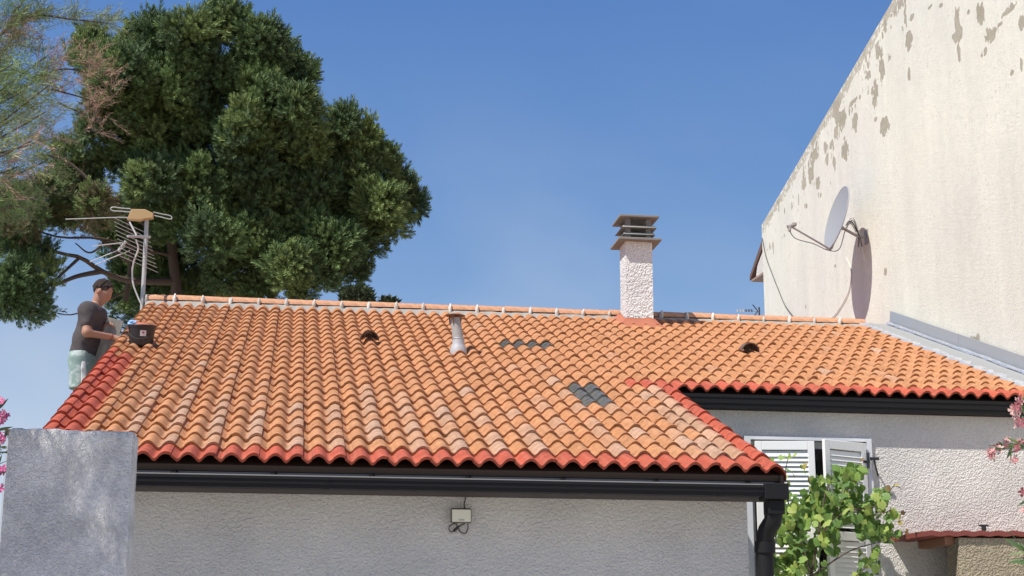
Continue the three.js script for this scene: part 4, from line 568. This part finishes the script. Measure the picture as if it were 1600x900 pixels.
{ // tamarisk overhanging from the left
  const R = rnd(8), base = V(-3.1, 0, -7.9), t = tag(group('tamarisk_tree', scene, base), 'feathery light green tamarisk with pinkish flower plumes hanging in from the side', 'tree');
  const plume = (k, n, l) => { const S = rnd(90 + k), L = []; for (let i = 0; i < n; i++) { const u = i / n, a = i * 2.4, p = V(.012 * Math.sin(u * 4 + k), u * .17, .012 * Math.cos(u * 5)), d = V(Math.cos(a) * .6, .8, Math.sin(a) * .6).normalize(); L.push([p, p.clone().addScaledVector(d, l * (1.1 - .5 * u)), .0022, rv(S)]); } L.push([V(0, 0, 0), V(0, .19, 0), .0024, V(1, 0, 0)]); return blades(L); };
  const gs = [plume(0, 17, .052), plume(1, 17, .046)], lists = [[], []], fl = [], tints = [col(.17, .235, .075), col(.12, .19, .065), col(.22, .25, .09), col(.16, .17, .08)];
  mesh('trunk', taper([V(0, 0, 0), V(.1, 1.2, .05), V(.25, 2.4, 0), V(.55, 3.6, -.05)], .13, .07), M.bark, t);
  // boughs with plumes along their ends; the crown lies between the sun and the garden wall
  const ends = []; for (const [px, py, Z] of [[80, 130, 8.0], [70, 175, 7.8], [88, 215, 8.2], [50, 220, 7.6], [40, 140, 8.0], [70, 90, 8.3], [20, 60, 8.1], [45, 30, 8.4], [75, 250, 8.3], [30, 260, 7.9], [10, 200, 7.7], [15, 310, 8.2], [60, 160, 8.5], [85, 110, 8.6], [5, 120, 8.2], [40, 310, 8.4], [0, 20, 8], [-20, 90, 8], [20, 100, 7.6]]) ends.push([at(px, py, Z).sub(base), 1]);
  for (let i = 0; i < 46; i++) ends.push([V(.35 + 1.0 * R(), 3.3 + 2.2 * R(), -.75 + 1.3 * R()).add(V(-.2, 0, 0)), R() < .3 ? 1 : 0]);
  for (let i = 0; i < 5; i++) ends.push([V(.55 + .75 * R(), 3.6 + 1.3 * R(), -.75 + .9 * R()), 0]);
  const twig = [];
  for (const [e, vis] of ends) {
    const s = V(.3 + .25 * R(), 2.6 + 1.0 * R(), -.05), mid = s.clone().lerp(e, .55).add(V((R() - .5) * .3, .25 * R(), (R() - .5) * .3));
    if (vis) mesh('bough', taper([s, mid, e], .018, .004, 12, 5), M.bark, t); else twig.push(taper([s, mid, e], .014, .004, 8, 4));
    const crv = new THREE.CatmullRomCurve3([s, mid, e]), pink = R() < .28, tint = tints[Math.floor(R() * 4)];
    for (let j = 0; j < (vis ? 60 : 115); j++) { const u = .5 + .5 * Math.sqrt(R()), p = crv.getPoint(u).add(rv(R).multiplyScalar((vis ? .17 : .28) * R() * (1.25 - .4 * u))), d = e.clone().sub(mid).normalize().multiplyScalar(.6).add(V(.25, .1 - .5 * R(), 0)).add(rv(R).multiplyScalar(.7)).normalize(); if (pink && u > .8 && R() < .5) fl.push([p, d, .55 + .4 * R(), col(.50, .30, .24).multiplyScalar(.8 + .3 * R())]); else lists[j % 2].push([p, d, .6 + .45 * R(), tint.clone().multiplyScalar(.75 + .5 * R())]); }
  }
  mesh('twigs', mergeGeometries(twig), M.bark, t).userData.kind = 'stuff';
  const lm = std(col(1, 1, 1), .8); gs.forEach((g, k) => instanced('foliage', g, lm, lists[k], t));
  // the long bare spray along the top and dry plumes before the cypress
  const A = [[0, 55], [30, 32], [60, 24], [110, 30], [150, 34], [178, 38]].map(([x, y]) => at(x, y, 8.2).sub(base)), c2 = new THREE.CatmullRomCurve3(A); mesh('bough', taper(A, .010, .003, 20, 5), M.bark, t);
  const sp = []; for (let j = 0; j < 110; j++) { const u = .15 + .85 * R(), p = c2.getPoint(u).add(rv(R).multiplyScalar(.05 * R())); sp.push([p, V(.5, .3 + .5 * (R() - .5), 0).add(rv(R).multiplyScalar(.6)).normalize(), .5 + .4 * R(), tints[2].clone().multiplyScalar(.9)]); }
  for (const pts of [[[20, 20], [32, 8], [42, -6]], [[10, 40], [28, 28], [42, 12]], [[0, 330], [20, 322], [44, 330], [46, 345]]]) { const B = pts.map(([x, y]) => at(x, y, 8.1).sub(base)); mesh('bough', taper(B, .009, .003, 12, 5), M.bark, t); const c3 = new THREE.CatmullRomCurve3(B); for (let j = 0; j < 40; j++) sp.push([c3.getPoint(R()).add(rv(R).multiplyScalar(.07)), rv(R).add(V(0, .6, 0)).normalize(), .6, tints[1]]); }
  instanced('foliage', gs[0], lm, sp, t);
  for (const [x, y, r, n] of [[15, 55, 30, 60], [20, 35, 14, 25], [138, 92, 16, 15], [150, 112, 20, 14], [160, 140, 30, 12], [148, 168, 28, 10], [130, 175, 24, 12], [105, 84, 24, 10], [95, 140, 34, 26], [75, 95, 26, 16], [150, 196, 26, 12], [80, 120, 30, 16]]) for (let j = 0; j < n; j++) { const p = at(x + (R() + R() - 1) * r, y + (R() + R() - 1) * r, 8.3 + (R() - .5) * .4).sub(base); fl.push([p, V(.5, .4, 0).add(rv(R).multiplyScalar(.8)).normalize(), .5 + .4 * R(), col(.40, .245, .17).multiplyScalar(.75 + .4 * R())]); }
  instanced('flower_plumes', gs[1], lm, fl, t);
  for (const B of [[[60, 120], [100, 108], [150, 120], [178, 150]], [[80, 140], [120, 150], [165, 165]], [[90, 160], [130, 178], [168, 192]]]) mesh('bough', taper(B.map(([x, y]) => at(x, y, 8.3).sub(base)), .006, .002, 12, 5), M.bark, t);
}
{ // vine on the house corner, leaf by leaf
  const R = rnd(17), base = at(1262, 1010, 13.3), v = tag(group('climbing_vine', scene, V(base.x, 0, base.z)), 'leafy green climbing plant spilling over the white shutters', 'plant'), o = V(base.x, 0, base.z);
  const leafG = (k) => { const n = 12, P = [0, 0, 0], I = [], S = rnd(k + 4), cup = .2 + 1.1 * S(), fold = .1 + .5 * S(); for (let i = 0; i <= n; i++) { const a = -Math.PI / 2 + 2 * Math.PI * i / n, b = Math.abs(Math.sin((a + Math.PI / 2) / 2)), rad = .5 * (.55 + .45 * Math.pow(b, .6)) * (1 + .10 * Math.cos(5 * (a - Math.PI / 2))) * (i === 0 || i === n ? .55 : 1), x = Math.cos(a) * rad, y = Math.sin(a) * rad + .1; P.push(x, y, -cup * (x * x + y * y) * .9 + Math.abs(x) * fold * .8 + .03 * (S() - .5)); if (i) I.push(0, i, i + 1); } const g = new THREE.BufferGeometry(); g.setAttribute('position', new THREE.Float32BufferAttribute(P, 3)); g.setIndex(I); g.computeVertexNormals(); return g; };
  const LG = [0, 1, 2, 3, 4, 5].map(leafG), leafMat = (c, tr = .32) => new THREE.MeshPhysicalMaterial({ color: c, roughness: .5, transmission: tr, thickness: 0, ior: 1.3, side: THREE.DoubleSide });
  const LM = [col(.22, .34, .075), col(.29, .41, .09), col(.16, .27, .065), col(.36, .44, .11), col(.12, .21, .055)].map((c) => leafMat(c)), yel = leafMat(col(.40, .33, .10)), brn = leafMat(col(.22, .14, .06), .15);
  const put = (px, py, Z, s, mm) => { const m = mesh('leaf', LG[Math.floor(R() * 6)], mm ?? LM[Math.floor(R() * 5)], v); m.position.copy(at(px, py, Z)).sub(o); m.scale.setScalar(s); m.rotation.set(-.6 + (R() - .5) * 2.1, -.35 + (R() - .5) * 2.3, Math.PI + (R() - .5) * 2.2); return m; };
  const blobs = [[1235, 800, 28, 30], [1260, 790, 26, 20], [1230, 830, 26, 26], [1265, 825, 34, 40], [1300, 800, 24, 22], [1285, 760, 18, 14], [1292, 845, 20, 16], [1320, 745, 18, 14], [1338, 738, 12, 8], [1325, 770, 18, 12], [1340, 800, 20, 18], [1365, 790, 16, 14], [1378, 775, 10, 9], [1375, 830, 16, 10], [1352, 826, 14, 8], [1245, 865, 30, 24], [1262, 885, 30, 26], [1225, 885, 22, 14], [1345, 870, 14, 9], [1362, 885, 14, 10], [1372, 860, 10, 6], [1395, 835, 8, 4], [1350, 895, 18, 8], [1390, 800, 9, 5]];
  for (const [x, y, r, n] of blobs) for (let i = 0; i < n * .85; i++) { const a = R() * 6.28, q = Math.sqrt(R()) * r; put(x + Math.cos(a) * q, y + Math.sin(a) * q * .9, 12.95 + .75 * R(), .05 + .07 * R()); }
  const inner = []; for (const [x, y, r] of blobs.slice(0, 18)) for (let i = 0; i < 30; i++) { const g = LG[i % 6].clone(), s = .065 + .05 * R(), p = at(x + (R() - .5) * 2 * r, y + (R() - .5) * 1.8 * r, 13.3 + .55 * R()).sub(o); g.rotateX(-.5 + (R() - .5) * 1.6); g.rotateY((R() - .5) * 2); g.rotateZ(R() * 6.28); g.scale(s, s, s); g.translate(p.x, p.y, p.z); inner.push(g); }
  mesh('inner_leaves', mergeGeometries(inner), LM[2], v).userData.kind = 'stuff';
  for (const [x, y] of [[1212, 720], [1228, 728], [1240, 705], [1232, 712], [1250, 727], [1252, 735], [1222, 742], [1205, 715], [1216, 760], [1228, 752], [1258, 722], [1239, 738], [1220, 712], [1262, 748]]) put(x + 4 * R(), y + 4 * R(), 13.4, .05 + .035 * R(), R() < .4 ? yel : undefined);
  for (const [x, y] of [[1398, 757], [1405, 762], [1386, 762], [1392, 797], [1412, 800], [1402, 806], [1416, 830], [1408, 815], [1345, 720], [1336, 752]]) put(x, y, 13.4, .035 + .03 * R(), R() < .6 ? brn : yel);
  const stem = (pts, r) => mesh('stem', taper(pts.map(([x, y, z]) => at(x, y, z).sub(o)), r, r * .4, 16, 6), M.bark, v);
  stem([[1262, 1300, 13.3], [1262, 1000, 13.3], [1268, 900, 13.3], [1280, 830, 13.3], [1290, 770, 13.3], [1300, 745, 13.35]], .018); stem([[1268, 900, 13.3], [1245, 820, 13.3], [1225, 760, 13.4], [1232, 712, 13.45]], .010); stem([[1280, 840, 13.3], [1320, 800, 13.3], [1370, 790, 13.3], [1398, 757, 13.4]], .010); stem([[1280, 840, 13.3], [1315, 780, 13.3], [1325, 745, 13.3]], .008); stem([[1268, 900, 13.3], [1330, 860, 13.3], [1380, 845, 13.3], [1415, 830, 13.4]], .009); stem([[1320, 800, 13.3], [1385, 800, 13.4], [1415, 800, 13.4]], .006); stem([[1268, 930, 13.3], [1330, 905, 13.2], [1360, 880, 13.2]], .008);
}
function oleander(name, label, basePx, Z, shoots, petal) {
  const R = rnd(Math.round(Z * 10)), b = at(...basePx, Z), o = V(b.x, 0, b.z), v = tag(group(name, scene, o), label, 'shrub');
  const lg = (() => { const n = 6, P = [], I = []; for (let i = 0; i <= n; i++) { const t = i / n, w = .085 * Math.sin(Math.PI * Math.pow(t, .8)) + .004; for (const s of [-1, 0, 1]) P.push(s * w, t, -.10 * t * t + Math.abs(s) * w * .35); } for (let i = 0; i < n; i++) for (const k of [0, 1]) { const a = i * 3 + k; I.push(a, a + 1, a + 3, a + 1, a + 4, a + 3); } const g = new THREE.BufferGeometry(); g.setAttribute('position', new THREE.Float32BufferAttribute(P, 3)); g.setIndex(I); g.computeVertexNormals(); return g; })();
  const pg = (() => { const P = [0, 0, 0], I = []; for (let k = 0; k < 5; k++) { const a = k * 1.2566; const q = (da, r, z) => { P.push(Math.cos(a + da) * r, z, Math.sin(a + da) * r); return P.length / 3 - 1; }; const i1 = q(-.42, .55, .18), i2 = q(-.3, .95, .30), i3 = q(.25, 1, .22), i4 = q(.45, .6, .16); I.push(0, i1, i2, 0, i2, i3, 0, i3, i4); } const g = new THREE.BufferGeometry(); g.setAttribute('position', new THREE.Float32BufferAttribute(P, 3)); g.setIndex(I); g.computeVertexNormals(); return g; })();
  const lm = [col(.075, .135, .045), col(.11, .175, .06), col(.15, .20, .075)].map((c) => std(c, .45)), pm = petal.map((c) => std(c, .7));
  for (const { stem, leaves = 0, flowers = [], leafLen = .12, z = Z } of shoots) {
    const pts = stem.map(([x, y]) => at(x, y, z).sub(o)), c = new THREE.CatmullRomCurve3(pts); mesh('stem', taper(pts, .009, .004, 14, 6), std(col(.13, .13, .06), .8), v);
    for (let i = 0; i < leaves; i++) { const u = .35 + .65 * i / leaves, m = mesh('leaf', lg, lm[i % 3], v), tn = c.getTangent(u); m.position.copy(c.getPoint(u)); const d = tn.clone().multiplyScalar(.8).add(rv(R).multiplyScalar(.9)).normalize(); m.quaternion.setFromUnitVectors(V(0, 1, 0), d); m.rotateY(R() * 6.28); m.scale.setScalar(leafLen * (.75 + .5 * R())); }
    for (const [x, y, r, n] of flowers) for (let i = 0; i < n; i++) { const a = R() * 6.28, q = Math.sqrt(R()) * r, m = mesh('flower', pg, pm[i % pm.length], v); m.position.copy(at(x + Math.cos(a) * q, y + Math.sin(a) * q, z + .12 * (R() - .6))).sub(o); m.quaternion.setFromUnitVectors(V(0, 1, 0), V(-.3, .4, .9).add(rv(R).multiplyScalar(.8)).normalize()); m.scale.setScalar(.019 + .010 * R()); }
  }
}
oleander('oleander', 'oleander branches with faded pink blossom reaching in before the right wall', [1720, 900], 8, [
  { stem: [[1700, 1500], [1690, 800], [1640, 690], [1600, 650], [1590, 625]], leaves: 10, leafLen: .11, flowers: [[1588, 640, 8, 11], [1592, 660, 9, 9], [1594, 625, 6, 4]] },
  { stem: [[1700, 1500], [1690, 760], [1640, 700], [1600, 694], [1562, 702]], leaves: 26, leafLen: .105, flowers: [[1549, 710, 6, 9], [1556, 703, 8, 5], [1592, 696, 8, 7], [1570, 690, 7, 3], [1580, 718, 7, 3]] },
  { stem: [[1700, 1500], [1680, 820], [1630, 790], [1602, 778]], leaves: 8, leafLen: .09, flowers: [[1600, 768, 4, 4], [1600, 798, 4, 3]] },
  { stem: [[1720, 1500], [1660, 950], [1620, 880], [1596, 856]], leaves: 26, leafLen: .15 }], [col(.56, .30, .27), col(.38, .11, .12), col(.60, .40, .34), col(.26, .05, .07)]);
oleander('oleander', 'magenta flowering oleander showing past the left edge of the grey garden wall', [-30, 800], 10.1, [
  { stem: [[-40, 1500], [-30, 800], [-10, 690], [0, 632]], leaves: 16, leafLen: .09, flowers: [[-2, 628, 6, 12], [5, 650, 7, 16], [-2, 658, 6, 8]] },
  { stem: [[-40, 1500], [-30, 850], [-8, 740], [2, 690]], leaves: 22, leafLen: .09, flowers: [[3, 684, 7, 16], [1, 735, 6, 14], [-4, 760, 6, 8]] }], [col(.45, .06, .20), col(.55, .12, .28), col(.62, .25, .36)]);

scene.traverse((o) => { if (o.isMesh) o.castShadow = o.receiveShadow = true; });
renderer.render(scene, camera);
